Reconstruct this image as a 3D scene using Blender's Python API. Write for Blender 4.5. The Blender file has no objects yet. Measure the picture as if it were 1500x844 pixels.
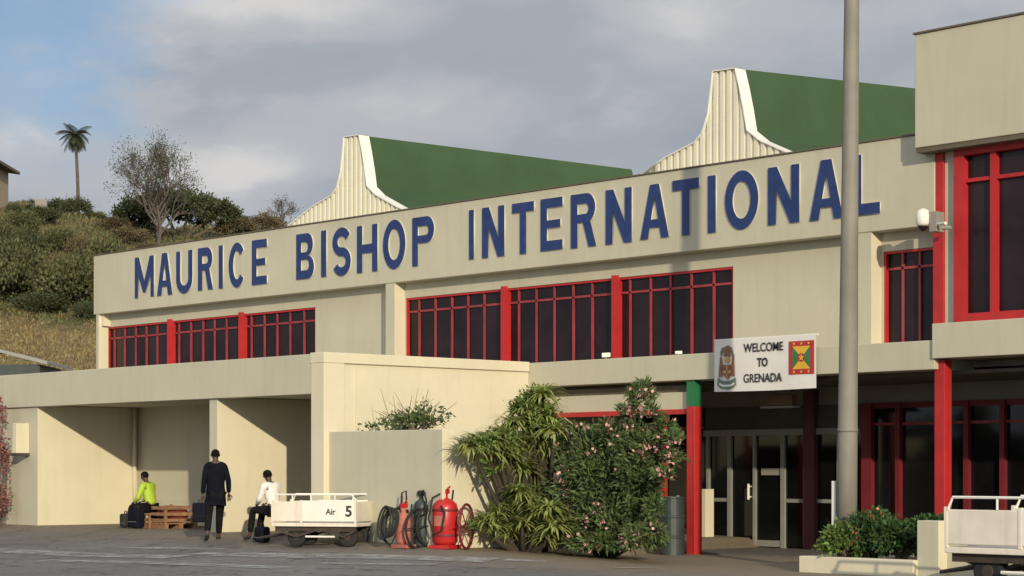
import bpy, bmesh, math, random
import numpy as np
from mathutils import Vector, Matrix

random.seed(7)
rng = np.random.default_rng(7)
S = bpy.context.scene
C = bpy.data.collections.new('airport'); S.collection.children.link(C)
PI = math.pi

# ------------------------------------------------------------------ camera
EYE = 1.5
FPX = 3000.0                      # focal length in photo pixels (photo 1500 wide)
FW = Vector((-0.7366, 0.6764, 0)).normalized()      # looking left along the terminal front
RT = Vector((FW.y, -FW.x, 0))
cam_d = bpy.data.cameras.new('camera'); cam = bpy.data.objects.new('camera', cam_d); C.objects.link(cam)
cam.location = (0, 0, EYE)
cam.rotation_euler = FW.to_track_quat('-Z', 'Y').to_euler()
cam_d.sensor_fit = 'HORIZONTAL'; cam_d.sensor_width = 36.0; cam_d.lens = 36.0 * FPX / 1500
cam_d.shift_y = (690 - 422) / 1500.0
cam_d.clip_end = 8000; cam_d.clip_start = 0.5
S.camera = cam

# ------------------------------------------------------------------ light
SUN = Vector((1.8, -1.0, 0.54)).normalized()         # towards the sun
sun_el = math.asin(SUN.z); sun_az = math.atan2(SUN.x, SUN.y)
sl = bpy.data.lights.new('sun', 'SUN'); so = bpy.data.objects.new('sun', sl); C.objects.link(so)
sl.energy = 3.1; sl.angle = math.radians(0.6); sl.color = (1.0, 0.86, 0.62)
so.rotation_euler = (-SUN).to_track_quat('-Z', 'Y').to_euler()
so.location = (0, -20, 40)

W = bpy.data.worlds.new('World'); S.world = W; W.use_nodes = True
nt = W.node_tree; N = nt.nodes; L = nt.links
for n in list(N): N.remove(n)
def wn(t, **k):
    n = N.new(t)
    for a, b in k.items(): setattr(n, a, b)
    return n
out = wn('ShaderNodeOutputWorld'); bg = wn('ShaderNodeBackground'); bg.inputs[1].default_value = 0.1
L.new(bg.outputs[0], out.inputs[0])
sky = wn('ShaderNodeTexSky'); sky.sky_type = 'NISHITA'; sky.sun_disc = False
sky.sun_elevation = sun_el; sky.sun_rotation = sun_az; sky.air_density = 1.0; sky.dust_density = 1.0; sky.ozone_density = 1.5
tc = wn('ShaderNodeTexCoord')
mp = wn('ShaderNodeMapping'); mp.inputs['Scale'].default_value = (1.0, 1.0, 2.1); mp.inputs['Location'].default_value = (3.1, 0.4, 0.35)
L.new(tc.outputs['Generated'], mp.inputs[0])
def noise(scale, detail, rough, dist=0.0, vec=None):
    n = wn('ShaderNodeTexNoise'); n.inputs['Scale'].default_value = scale; n.inputs['Detail'].default_value = detail
    n.inputs['Roughness'].default_value = rough; n.inputs['Distortion'].default_value = dist
    L.new(vec or mp.outputs[0], n.inputs[0]); return n.outputs[0]
def ramp(src, pts, interp='EASE'):
    r = wn('ShaderNodeValToRGB'); r.color_ramp.interpolation = interp
    e = r.color_ramp.elements
    while len(e) < len(pts): e.new(0.5)
    for i, (p, c) in enumerate(pts):
        e[i].position = p; e[i].color = (c[0], c[1], c[2], 1) if hasattr(c, '__len__') else (c, c, c, 1)
    L.new(src, r.inputs[0]); return r.outputs[0]
def mathn(op, a, b=None):
    n = wn('ShaderNodeMath', operation=op)
    for i, v in enumerate((a, b)):
        if v is None: continue
        if isinstance(v, (int, float)): n.inputs[i].default_value = v
        else: L.new(v, n.inputs[i])
    return n.outputs[0]
big = noise(4.2, 9, 0.56, 0.15)
fine = noise(15.0, 7, 0.55, 0.2)
mixn = mathn('ADD', mathn('MULTIPLY', big, 0.72), mathn('MULTIPLY', fine, 0.28))
def blob(px, py, sx, sz, amp, soft=1.0):
    # a cloud bank around one bearing, its edge broken up by the noise
    a_ = (px - 750) / FPX; c = (FW + RT * a_ + Vector((0, 0, (690 - py) / FPX)))
    sb = wn('ShaderNodeVectorMath', operation='SUBTRACT'); L.new(tc.outputs['Generated'], sb.inputs[0]); sb.inputs[1].default_value = c.normalized()
    sc_ = wn('ShaderNodeVectorMath', operation='MULTIPLY'); L.new(sb.outputs[0], sc_.inputs[0]); sc_.inputs[1].default_value = (1 / sx, 1 / sx, 1 / sz)
    ln = wn('ShaderNodeVectorMath', operation='LENGTH'); L.new(sc_.outputs[0], ln.inputs[0])
    d = mathn('ADD', ln.outputs['Value'], mathn('MULTIPLY', mathn('SUBTRACT', fine, 0.5), 2.2))
    mr = wn('ShaderNodeMapRange'); mr.interpolation_type = 'SMOOTHSTEP'; L.new(d, mr.inputs[0]); mr.inputs[1].default_value = 1.25; mr.inputs[2].default_value = 0.25; mr.inputs[3].default_value = 0; mr.inputs[4].default_value = amp
    return mr.outputs[0]
mixn = mathn('ADD', mathn('MULTIPLY', mathn('SUBTRACT', mixn, .5), .8), .49)
for b_ in ((400, 5, .075, .018, .11), (640, 150, .055, .02, .07), (380, 240, .05, .022, .06), (1010, 50, .07, .03, .06), (1200, 120, .05, .02, .04), (90, 230, .05, .03, .02),
           (440, 105, .09, .014, -.06), (230, 150, .06, .022, -.05), (470, 285, .04, .016, -.06), (830, 90, .05, .03, -.03), (880, 190, .05, .02, -.02)):
    mixn = mathn('ADD', mixn, blob(*b_))
# cloud brightness: grey undersides, pale crests
ccol = ramp(mixn, [(0.36, (3.0, 3.35, 3.85)), (0.45, (3.35, 3.65, 4.05)), (0.54, (4.15, 4.3, 4.6)), (0.64, (5.9, 5.8, 5.75))])
# a gap of blue sky towards the left, and smaller gaps elsewhere
gapdir = (FW + RT * (-0.262) + Vector((0, 0, 0.245))).normalized()
dp = wn('ShaderNodeVectorMath', operation='DISTANCE'); dp.inputs[1].default_value = gapdir
L.new(tc.outputs['Generated'], dp.inputs[0])
g0 = mathn('ADD', dp.outputs[1 if len(dp.outputs) > 1 else 0], mathn('MULTIPLY', mathn('SUBTRACT', fine, 0.5), 0.16))
gap = ramp(g0, [(0.03, 0.3), (0.12, 1.0)])
cover = ramp(noise(2.3, 6, 0.55, 0.0), [(0.30, 0.0), (0.40, 1.0)])
cov = mathn('MULTIPLY', gap, cover)
# clouds on the sun's side are brighter than those opposite it
dps = wn('ShaderNodeVectorMath', operation='DOT_PRODUCT'); dps.inputs[1].default_value = SUN
L.new(tc.outputs['Generated'], dps.inputs[0])
fw = ramp(mathn('ADD', mathn('MULTIPLY', dps.outputs['Value'], 0.5), 0.5), [(0.25, 1.0), (1.0, 2.1)], 'LINEAR')
cm = wn('ShaderNodeMix', data_type='RGBA', blend_type='MULTIPLY'); cm.inputs[0].default_value = 1.0
L.new(ccol, cm.inputs[6]); L.new(fw, cm.inputs[7])
mx = wn('ShaderNodeMix', data_type='RGBA')
L.new(cov, mx.inputs[0]); skt = wn('ShaderNodeMix', data_type='RGBA', blend_type='MULTIPLY'); skt.inputs[0].default_value = 1.0
L.new(sky.outputs[0], skt.inputs[6]); skt.inputs[7].default_value = (.66, .80, .98, 1)
L.new(skt.outputs[2], mx.inputs[6]); L.new(cm.outputs[2], mx.inputs[7])
L.new(mx.outputs[2], bg.inputs[0])

S.view_settings.view_transform = 'Standard'; S.view_settings.look = 'None'
S.view_settings.exposure = 0.17; S.view_settings.gamma = 1.0
S.render.engine = 'CYCLES'
S.cycles.max_bounces = 6; S.cycles.diffuse_bounces = 3; S.cycles.glossy_bounces = 3
S.cycles.caustics_reflective = False; S.cycles.caustics_refractive = False

# ------------------------------------------------------------------ survey helpers (photo bearing -> metres)
def ray(px):
    a = (px - 750) / FPX
    return FW.x + a * RT.x, FW.y + a * RT.y
def XA(px, Y):
    dx, dy = ray(px); return Y / dy * dx
def ZA(px, py, Y):
    dx, dy = ray(px); return EYE + (690 - py) / FPX * (Y / dy)
def YA(px, X):
    dx, dy = ray(px); return X / dx * dy
def PT(px, py, dist):                     # point at a given distance along the view axis
    dx, dy = ray(px); return Vector((dx * dist, dy * dist, EYE + (690 - py) / FPX * dist))
def pl(v, pts):
    if v <= pts[0][0]: return pts[0][1]
    for (a, b), (c, d) in zip(pts, pts[1:]):
        if v <= c: return b + (d - b) * (v - a) / (c - a)
    return pts[-1][1]
def GZ(X, Y):                             # height of the apron: it rises to the bays on the left
    a = pl(X, [(-29.3, .33), (-26, .2), (-22.5, 0)])
    b = pl(Y, [(16, 0), (20, .28), (21.5, .62), (22.25, 1)])
    if X > -26.1: b *= pl(Y, [(23.5, 1), (26, 0)])
    return a * b
def GP(px, py, dy=0.0):                    # standing on the apron, dy metres behind where it shows
    Y = gpix(px, py)[1] + dy; return on_ground(px, Y)
def on_ground(px, Y):
    X = XA(px, Y); return Vector((X, Y, GZ(X, Y)))

# ------------------------------------------------------------------ materials
def mat(name, col, rough=0.7, metal=0.0, var=0.12, scale=3.0, dirt=0.0, dirtcol=None, bump=0.0, bscale=40.0,
        island=0.0, spec=0.5, streak=0.0, coat=0.0, transl=0.0):
    m = bpy.data.materials.new(name); m.use_nodes = True
    t = m.node_tree; n = t.nodes; l = t.links
    b = n['Principled BSDF']; b.inputs['Roughness'].default_value = rough; b.inputs['Metallic'].default_value = metal
    b.inputs['Specular IOR Level'].default_value = spec
    if coat: b.inputs['Coat Weight'].default_value = coat; b.inputs['Coat Roughness'].default_value = 0.15
    co = n.new('ShaderNodeTexCoord')
    nz = n.new('ShaderNodeTexNoise'); nz.inputs['Scale'].default_value = scale; nz.inputs['Detail'].default_value = 6
    nz.inputs['Roughness'].default_value = 0.6
    l.new(co.outputs['Object'], nz.inputs[0])
    src = nz.outputs[0]
    r = n.new('ShaderNodeValToRGB'); e = r.color_ramp.elements
    e[0].position = 0.3; e[1].position = 0.7
    e[0].color = tuple(c * (1 - var) for c in col) + (1,); e[1].color = tuple(min(1, c * (1 + var)) for c in col) + (1,)
    l.new(src, r.inputs[0]); cur = r.outputs[0]
    if dirt or streak:
        mp_ = n.new('ShaderNodeMapping'); mp_.inputs['Scale'].default_value = (5.5, 5.5, 0.5) if streak else (1, 1, 1)
        l.new(co.outputs['Object'], mp_.inputs[0])
        n2 = n.new('ShaderNodeTexNoise'); n2.inputs['Scale'].default_value = 1.1; n2.inputs['Detail'].default_value = 8; n2.inputs['Roughness'].default_value = .65
        l.new(mp_.outputs[0], n2.inputs[0])
        r2 = n.new('ShaderNodeValToRGB'); r2.color_ramp.elements[0].position = 0.5; r2.color_ramp.elements[1].position = 0.78
        l.new(n2.outputs[0], r2.inputs[0])
        mm = n.new('ShaderNodeMath'); mm.operation = 'MULTIPLY'; mm.inputs[1].default_value = max(dirt, streak); l.new(r2.outputs[0], mm.inputs[0])
        x = n.new('ShaderNodeMix'); x.data_type = 'RGBA'
        l.new(mm.outputs[0], x.inputs[0]); l.new(cur, x.inputs[6])
        dc = dirtcol or tuple(c * 0.5 for c in col); x.inputs[7].default_value = (*dc, 1); cur = x.outputs[2]
    if island:
        g = n.new('ShaderNodeNewGeometry')
        h = n.new('ShaderNodeHueSaturation'); h.inputs['Saturation'].default_value = 1.0
        mr = n.new('ShaderNodeMapRange'); mr.inputs[3].default_value = 1 - island; mr.inputs[4].default_value = 1 + island
        l.new(g.outputs['Random Per Island'], mr.inputs[0]); l.new(mr.outputs[0], h.inputs['Value'])
        mr2 = n.new('ShaderNodeMapRange'); mr2.inputs[3].default_value = 0.5 - island * .06; mr2.inputs[4].default_value = 0.5 + island * .05
        l.new(g.outputs['Random Per Island'], mr2.inputs[0]); l.new(mr2.outputs[0], h.inputs['Hue'])
        l.new(cur, h.inputs['Color']); cur = h.outputs[0]
    l.new(cur, b.inputs['Base Color'])
    if bump:
        bn = n.new('ShaderNodeTexNoise'); bn.inputs['Scale'].default_value = bscale; bn.inputs['Detail'].default_value = 4
        l.new(co.outputs['Object'], bn.inputs[0])
        bp = n.new('ShaderNodeBump'); bp.inputs['Strength'].default_value = bump; bp.inputs['Distance'].default_value = 0.02
        l.new(bn.outputs[0], bp.inputs['Height']); l.new(bp.outputs[0], b.inputs['Normal'])
    if transl:
        tr = n.new('ShaderNodeBsdfTranslucent'); l.new(cur, tr.inputs[0])
        ms = n.new('ShaderNodeMixShader'); ms.inputs[0].default_value = transl
        l.new(b.outputs[0], ms.inputs[1]); l.new(tr.outputs[0], ms.inputs[2]); l.new(ms.outputs[0], n['Material Output'].inputs[0])
    return m
M = {}
M['wall'] = mat('shaded_cream_paint', (.515, .49, .375), .85, var=.06, scale=.8, streak=.28, dirtcol=(.33, .30, .215), bump=.08, bscale=30)  # darker copy of the cream; grazing light on fronts put into the colour
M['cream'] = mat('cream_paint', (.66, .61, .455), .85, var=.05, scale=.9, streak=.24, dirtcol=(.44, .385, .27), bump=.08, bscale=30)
M['gutter'] = mat('dark_flashing_and_shade', (.12, .10, .07), .7)
M['red'] = mat('red_paint', (.44, .020, .022), .55, var=.14, scale=2.5, streak=.35, dirtcol=(.26, .035, .03))
M['redthin'] = mat('faded_red_paint', (.30, .035, .045), .6, var=.25, scale=2.0, streak=.5, dirtcol=(.26, .12, .10))
M['darkred'] = mat('maroon_and_shaded_red', (.17, .014, .020), .6, var=.2, scale=2)  # dull dark red; on the shopfront posts shade is put into it too
M['green'] = mat('green_paint', (.02, .16, .06), .5)
M['blue'] = mat('blue_paint', (.013, .036, .145), .55, var=.25, scale=3, streak=.4, dirtcol=(.05, .06, .15))
M['letteredge'] = mat('letter_edge', (.60, .58, .50), .6)
M['glass'] = mat('dark_glass', (.018, .009, .013), .22, var=.6, scale=.9, spec=.28)
M['glass2'] = mat('shop_glass', (.007, .007, .008), .08, var=.5, scale=.9, spec=.35)
M['roofgreen'] = mat('green_roof_sheet', (.048, .088, .040), .8, var=.12, scale=.7, streak=.3, dirtcol=(.04, .07, .035), spec=.2)
M['white'] = mat('white_paint', (.78, .77, .70), .6, var=.05, scale=2, streak=.2, dirtcol=(.5, .48, .42))
M['cladding'] = mat('cream_cladding', (.74, .71, .58), .55, var=.05, scale=1.5, streak=.3, dirtcol=(.55, .5, .38))
M['alu'] = mat('aluminium', (.27, .27, .25), .6, metal=.05)
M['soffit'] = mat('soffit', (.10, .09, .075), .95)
M['panelgrey'] = mat('grey_panel', (.27, .25, .22), .8, var=.08)
M['pave'] = mat('paving', (.12, .11, .095), .85, var=.15, scale=4, dirt=.4)
M['concrete'] = mat('concrete', (.46, .43, .36), .9, var=.12, scale=3, dirt=.5, bump=.4)
M['pole'] = mat('galvanised_pole', (.22, .21, .18), .7, metal=.05, var=.15, scale=1.6, streak=.55, dirtcol=(.15, .11, .075))
M['black'] = mat('black_rubber', (.018, .018, .018), .8)
M['suit'] = mat('dark_suit', (.006, .007, .012), .95, spec=.12, var=.3, scale=9)
M['trousers'] = mat('dark_trousers', (.010, .010, .011), .95, spec=.12, var=.3, scale=9)
M['navy'] = mat('navy_bag', (.007, .008, .016), .8, spec=.12, var=.3, scale=8)
M['hivis'] = mat('hi_vis', (.42, .58, .05), .7, var=.1, scale=8)
M['shirt'] = mat('white_shirt', (.72, .70, .66), .8, var=.06, scale=8)
M['skin'] = mat('dark_skin', (.075, .042, .028), .6, var=.12, scale=12)
M['hair'] = mat('black_hair', (.008, .007, .006), .95, spec=.1)
M['eye'] = mat('eye_white', (.6, .58, .55), .3)
M['wood'] = mat('crate_wood', (.28, .15, .08), .85, var=.35, scale=5, dirt=.5)
M['maroon'] = mat('maroon_sacking', (.16, .03, .025), .9, var=.35, scale=7)
M['cart'] = mat('cart_white', (.72, .66, .56), .6, var=.08, scale=3, streak=.5, dirtcol=(.40, .29, .20))
M['cartdark'] = mat('cart_chassis', (.05, .038, .03), .8, var=.3, scale=6)
M['tank'] = mat('red_tank', (.48, .018, .02), .38, var=.18, scale=4, dirt=.35, dirtcol=(.25, .04, .035), coat=.2)
M['pinktank'] = mat('faded_tank', (.42, .15, .11), .7, var=.25, scale=5, dirt=.5, dirtcol=(.2, .06, .04))
M['drum'] = mat('drum_green', (.034, .048, .05), .45, var=.3, scale=4, dirt=.35, dirtcol=(.07, .06, .045))
M['print'] = mat('black_print', (.03, .03, .03), .7)
M['brownbox'] = mat('brown_lightbox', (.16, .10, .05), .6)
M['banner'] = mat('banner_vinyl', (.74, .72, .68), .55, var=.04, scale=5)
M['flagred'] = mat('flag_red', (.42, .03, .03), .6)
M['flagyellow'] = mat('flag_yellow', (.72, .42, .04), .6)
M['flaggreen'] = mat('flag_green', (.04, .17, .06), .6)
M['crestbrown'] = mat('crest_brown', (.26, .11, .06), .7, var=.3, scale=14)
M['crestgreen'] = mat('crest_green', (.14, .20, .14), .7, var=.35, scale=14)
M['crestgold'] = mat('crest_gold', (.55, .36, .12), .7)
M['bark'] = mat('bark', (.11, .09, .07), .95, var=.3, scale=4)
M['paletwig'] = mat('bare_twig', (.10, .082, .074), .95, var=.2, scale=4)
def leaf(name, col, isl=.45, tr=.25, rough=.6): return mat(name, col, rough, var=.2, scale=1.2, island=isl, transl=tr, spec=.35)
M['oleander'] = leaf('oleander_leaf', (.115, .16, .06), .5, .35)
M['yucca'] = leaf('yellow_green_leaf', (.40, .45, .15), .45, .5)
M['hedge'] = leaf('hedge_leaf', (.055, .11, .035))
M['hedge2'] = leaf('light_hedge_leaf', (.13, .20, .05))
M['petal'] = leaf('pink_petal', (.85, .45, .44), .15)
M['petal2'] = leaf('orange_petal', (.55, .22, .12), .2)
M['dryleaf'] = leaf('dry_bract', (.30, .14, .13), .5)
M['hilltree'] = leaf('hill_tree_leaf', (.075, .088, .038), .4)
M['hillbush'] = leaf('hill_bush_leaf', (.115, .12, .05), .4)
M['hilldry'] = leaf('dry_bush_leaf', (.15, .12, .065), .35)
M['hillgrass'] = leaf('dry_grass_blade', (.25, .19, .09), .3)
M['palmleaf'] = leaf('palm_frond', (.045, .055, .03), .4)
M['house'] = mat('house_wall', (.38, .31, .21), .9, var=.1)
M['houseroof'] = mat('house_roof', (.12, .10, .08), .9)

# asphalt apron
def ground_material():
    m = bpy.data.materials.new('asphalt'); m.use_nodes = True
    t = m.node_tree; n = t.nodes; l = t.links; b = n['Principled BSDF']; b.inputs['Roughness'].default_value = .88
    b.inputs['Specular IOR Level'].default_value = .3
    co = n.new('ShaderNodeTexCoord')
    def nz(sc, d, r=.6):
        a = n.new('ShaderNodeTexNoise'); a.inputs['Scale'].default_value = sc; a.inputs['Detail'].default_value = d; a.inputs['Roughness'].default_value = r
        l.new(co.outputs['Object'], a.inputs[0]); return a.outputs[0]
    r = n.new('ShaderNodeValToRGB'); e = r.color_ramp.elements
    e[0].position = .32; e[0].color = (.15, .138, .133, 1); e[1].position = .68; e[1].color = (.22, .205, .196, 1)
    l.new(nz(.35, 9), r.inputs[0])
    r1 = n.new('ShaderNodeValToRGB'); e = r1.color_ramp.elements; e[0].position = .35; e[0].color = (.75, .75, .75, 1); e[1].position = .65; e[1].color = (1.15, 1.15, 1.15, 1)
    l.new(nz(9, 6, .7), r1.inputs[0])
    m1 = n.new('ShaderNodeMix'); m1.data_type = 'RGBA'; m1.blend_type = 'MULTIPLY'; m1.inputs[0].default_value = 1
    l.new(r.outputs[0], m1.inputs[6]); l.new(r1.outputs[0], m1.inputs[7])
    vo = n.new('ShaderNodeTexVoronoi'); vo.feature = 'DISTANCE_TO_EDGE'; vo.inputs['Scale'].default_value = .42
    wv = n.new('ShaderNodeVectorMath'); wv.operation = 'MULTIPLY_ADD'; nzc = n.new('ShaderNodeTexNoise'); nzc.inputs['Scale'].default_value = 1.2; nzc.inputs['Detail'].default_value = 6
    l.new(co.outputs['Object'], nzc.inputs[0]); l.new(nzc.outputs[1], wv.inputs[0]); wv.inputs[1].default_value = (1.6, 1.6, 1.6); l.new(co.outputs['Object'], wv.inputs[2]); l.new(wv.outputs[0], vo.inputs[0])
    rc = n.new('ShaderNodeValToRGB'); rc.color_ramp.elements[0].position = .0; rc.color_ramp.elements[0].color = (.45, .45, .45, 1); rc.color_ramp.elements[1].position = .022; rc.color_ramp.elements[1].color = (1, 1, 1, 1); l.new(vo.outputs[0], rc.inputs[0])
    rs = n.new('ShaderNodeValToRGB'); rs.color_ramp.elements[0].position = .60; rs.color_ramp.elements[0].color = (1, 1, 1, 1); rs.color_ramp.elements[1].position = .72; rs.color_ramp.elements[1].color = (.5, .48, .46, 1); l.new(nz(.9, 4), rs.inputs[0])
    for q in (rc, rs):
        mq = n.new('ShaderNodeMix'); mq.data_type = 'RGBA'; mq.blend_type = 'MULTIPLY'; mq.inputs[0].default_value = 1
        l.new(m1.outputs[2], mq.inputs[6]); l.new(q.outputs[0], mq.inputs[7]); m1 = mq
    # dust washed up along the wall bases
    sx = n.new('ShaderNodeSeparateXYZ'); l.new(co.outputs['Object'], sx.inputs[0])
    ad = n.new('ShaderNodeMath'); ad.operation = 'MULTIPLY_ADD'; l.new(nz(1.3, 6), ad.inputs[0]); ad.inputs[1].default_value = 3.0; l.new(sx.outputs['Y'], ad.inputs[2])
    mr = n.new('ShaderNodeMapRange'); mr.inputs[1].default_value = 22.2; mr.inputs[2].default_value = 24.2; l.new(ad.outputs[0], mr.inputs[0])
    sc = n.new('ShaderNodeMath'); sc.operation = 'MULTIPLY'; sc.inputs[1].default_value = .75; l.new(mr.outputs[0], sc.inputs[0])
    m2 = n.new('ShaderNodeMix'); m2.data_type = 'RGBA'; l.new(sc.outputs[0], m2.inputs[0]); l.new(m1.outputs[2], m2.inputs[6])
    m2.inputs[7].default_value = (.24, .19, .125, 1)
    l.new(m2.outputs[2], b.inputs['Base Color'])
    bp = n.new('ShaderNodeBump'); bp.inputs['Strength'].default_value = .5; bp.inputs['Distance'].default_value = .02
    l.new(nz(25, 5, .7), bp.inputs['Height']); l.new(bp.outputs[0], b.inputs['Normal'])
    return m
M['asphalt'] = ground_material()
def marking_material():
    m = mat('faded_marking', (.42, .42, .42), .85, var=.1)
    n = m.node_tree.nodes; l = m.node_tree.links; b = n['Principled BSDF']
    co = n.new('ShaderNodeTexCoord'); a = n.new('ShaderNodeTexNoise'); a.inputs['Scale'].default_value = 2.2; a.inputs['Detail'].default_value = 9; a.inputs['Roughness'].default_value = .75
    l.new(co.outputs['Object'], a.inputs[0])
    r = n.new('ShaderNodeValToRGB'); r.color_ramp.elements[0].position = .38; r.color_ramp.elements[1].position = .60
    r.color_ramp.elements[1].color = (.85, .85, .85, 1)
    l.new(a.outputs[0], r.inputs[0]); l.new(r.outputs[0], b.inputs['Alpha']); return m
M['marking'] = marking_material()
def hill_material():
    m = bpy.data.materials.new('dry_hill'); m.use_nodes = True
    t = m.node_tree; n = t.nodes; l = t.links; b = n['Principled BSDF']; b.inputs['Roughness'].default_value = .95
    b.inputs['Specular IOR Level'].default_value = .1
    co = n.new('ShaderNodeTexCoord'); a = n.new('ShaderNodeTexNoise'); a.inputs['Scale'].default_value = .16; a.inputs['Detail'].default_value = 10; a.inputs['Roughness'].default_value = .68
    l.new(co.outputs['Object'], a.inputs[0])
    r = n.new('ShaderNodeValToRGB'); e = r.color_ramp.elements
    e[0].position = .36; e[0].color = (.10, .10, .045, 1); e[1].position = .66; e[1].color = (.30, .225, .12, 1)
    q = e.new(.5); q.color = (.19, .155, .075, 1)
    l.new(a.outputs[0], r.inputs[0]); l.new(r.outputs[0], b.inputs['Base Color'])
    a2 = n.new('ShaderNodeTexNoise'); a2.inputs['Scale'].default_value = 2.5; a2.inputs['Detail'].default_value = 6; l.new(co.outputs['Object'], a2.inputs[0])
    bp = n.new('ShaderNodeBump'); bp.inputs['Distance'].default_value = .5; bp.inputs['Strength'].default_value = .8
    l.new(a2.outputs[0], bp.inputs['Height']); l.new(bp.outputs[0], b.inputs['Normal']); return m
M['hill'] = hill_material()
M['hillgreen'] = leaf('olive_grass_blade', (.125, .13, .055), .3)

# ------------------------------------------------------------------ mesh helpers
def wloc(o):
    v = Vector((0, 0, 0))
    while o is not None: v += o.location; o = o.parent
    return v
def link(name, me, parent=None, label=None, kind=None):
    o = bpy.data.objects.new(name, me); C.objects.link(o)
    if parent is not None: o.parent = parent
    if label: o['label'] = label
    if kind: o['kind'] = kind
    return o
def thing(name, label, cat, loc=(0, 0, 0), rz=0, group=None):
    o = bpy.data.objects.new(name, None); o.empty_display_size = .3; C.objects.link(o)
    o.location = loc; o.rotation_euler.z = rz; o['label'] = label; o['category'] = cat
    if group: o['group'] = group
    return o
def tag(o, label, cat, group=None):
    o['label'] = label; o['category'] = cat
    if group: o['group'] = group
    return o
class MB:
    def __init__(s): s.v = []; s.f = []; s.mi = []
    def face(s, pts, mi=0):
        i = len(s.v); s.v += [tuple(p) for p in pts]; s.f.append(tuple(range(i, i + len(pts)))); s.mi.append(mi)
    def box(s, x0, x1, y0, y1, z0, z1, mi=0):
        if x0 > x1: x0, x1 = x1, x0
        if y0 > y1: y0, y1 = y1, y0
        if z0 > z1: z0, z1 = z1, z0
        i = len(s.v)
        s.v += [(x0, y0, z0), (x1, y0, z0), (x1, y1, z0), (x0, y1, z0), (x0, y0, z1), (x1, y0, z1), (x1, y1, z1), (x0, y1, z1)]
        for q in ((0, 3, 2, 1), (4, 5, 6, 7), (0, 1, 5, 4), (1, 2, 6, 5), (2, 3, 7, 6), (3, 0, 4, 7)):
            s.f.append(tuple(i + k for k in q)); s.mi.append(mi)
        return s
    def box2(s, *a):                                   # a box whose front face takes a second, shade-darkened material
        s.box(*a, mi=0); s.mi[-4] = 1; return s
    def obox(s, p, q, w, h, up=(0, 0, 1), mi=0):       # a bar from p to q with width w and height h
        p = Vector(p); q = Vector(q); d = (q - p).normalized(); u = Vector(up)
        if abs(d.dot(u)) > .98: u = Vector((1, 0, 0))
        a = d.cross(u).normalized() * w / 2; b = a.cross(d).normalized() * h / 2
        i = len(s.v)
        for c in (p, q):
            for sa, sb in ((-1, -1), (1, -1), (1, 1), (-1, 1)): s.v.append(tuple(c + a * sa + b * sb))
        for k in ((3, 2, 1, 0), (4, 5, 6, 7), (0, 1, 5, 4), (1, 2, 6, 5), (2, 3, 7, 6), (3, 0, 4, 7)):
            s.f.append(tuple(i + j for j in k)); s.mi.append(mi)
        return s
    def tube(s, pts, rad, n=8, cap=True, mi=0):
        pts = [Vector(p) for p in pts]; R = rad if hasattr(rad, '__len__') else [rad] * len(pts)
        base = len(s.v); prev = None
        for k, p in enumerate(pts):
            d = (pts[min(k + 1, len(pts) - 1)] - pts[max(k - 1, 0)]).normalized()
            if prev is None:
                a = d.cross(Vector((0, 0, 1)) if abs(d.z) < .9 else Vector((1, 0, 0))).normalized()
            else:
                a = (prev - d * prev.dot(d)).normalized()
            prev = a; b = d.cross(a)
            for j in range(n):
                t = 2 * PI * j / n; s.v.append(tuple(p + (a * math.cos(t) + b * math.sin(t)) * R[k]))
        for k in range(len(pts) - 1):
            for j in range(n):
                j2 = (j + 1) % n
                s.f.append((base + k * n + j, base + k * n + j2, base + (k + 1) * n + j2, base + (k + 1) * n + j)); s.mi.append(mi)
        if cap:
            s.f.append(tuple(base + j for j in reversed(range(n)))); s.mi.append(mi)
            e = base + (len(pts) - 1) * n; s.f.append(tuple(e + j for j in range(n))); s.mi.append(mi)
        return s
    def lathe(s, prof, c=(0, 0, 0), n=20, mi=0):          # prof: (r, z) from bottom to top
        pts = [Vector(c) + Vector((0, 0, z)) for r, z in prof]
        base = len(s.v)
        for (r, z), p in zip(prof, pts):
            for j in range(n):
                t = 2 * PI * j / n; s.v.append((p.x + r * math.cos(t), p.y + r * math.sin(t), p.z))
        for k in range(len(prof) - 1):
            for j in range(n):
                j2 = (j + 1) % n
                s.f.append((base + k * n + j, base + k * n + j2, base + (k + 1) * n + j2, base + (k + 1) * n + j)); s.mi.append(mi)
        s.f.append(tuple(base + j for j in reversed(range(n)))); s.mi.append(mi)
        e = base + (len(prof) - 1) * n; s.f.append(tuple(e + j for j in range(n))); s.mi.append(mi)
        return s
    def ball(s, c, r, sc=(1, 1, 1), n=10, m=6, mi=0):
        prof = []
        base = len(s.v)
        for i in range(m + 1):
            a = -PI / 2 + PI * i / m
            for j in range(n):
                t = 2 * PI * j / n
                s.v.append((c[0] + r * sc[0] * math.cos(a) * math.cos(t), c[1] + r * sc[1] * math.cos(a) * math.sin(t), c[2] + r * sc[2] * math.sin(a)))
        for i in range(m):
            for j in range(n):
                j2 = (j + 1) % n
                s.f.append((base + i * n + j, base + i * n + j2, base + (i + 1) * n + j2, base + (i + 1) * n + j)); s.mi.append(mi)
        return s
    def build(s, name, mats, parent=None, label=None, kind=None, local=False, smooth=False, bevel=0):
        off = Vector((0, 0, 0)) if (local or parent is None) else wloc(parent)
        me = bpy.data.meshes.new(name)
        me.from_pydata([(x - off.x, y - off.y, z - off.z) for x, y, z in s.v], [], s.f)
        if not isinstance(mats, (list, tuple)): mats = [mats]
        for q in mats: me.materials.append(q)
        if len(mats) > 1: me.polygons.foreach_set('material_index', s.mi)
        if smooth: me.polygons.foreach_set('use_smooth', [True] * len(me.polygons))
        me.update()
        o = link(name, me, parent, label, kind)
        if bevel:
            b = o.modifiers.new('b', 'BEVEL'); b.width = bevel; b.segments = 2; b.limit_method = 'ANGLE'
        return o
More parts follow.
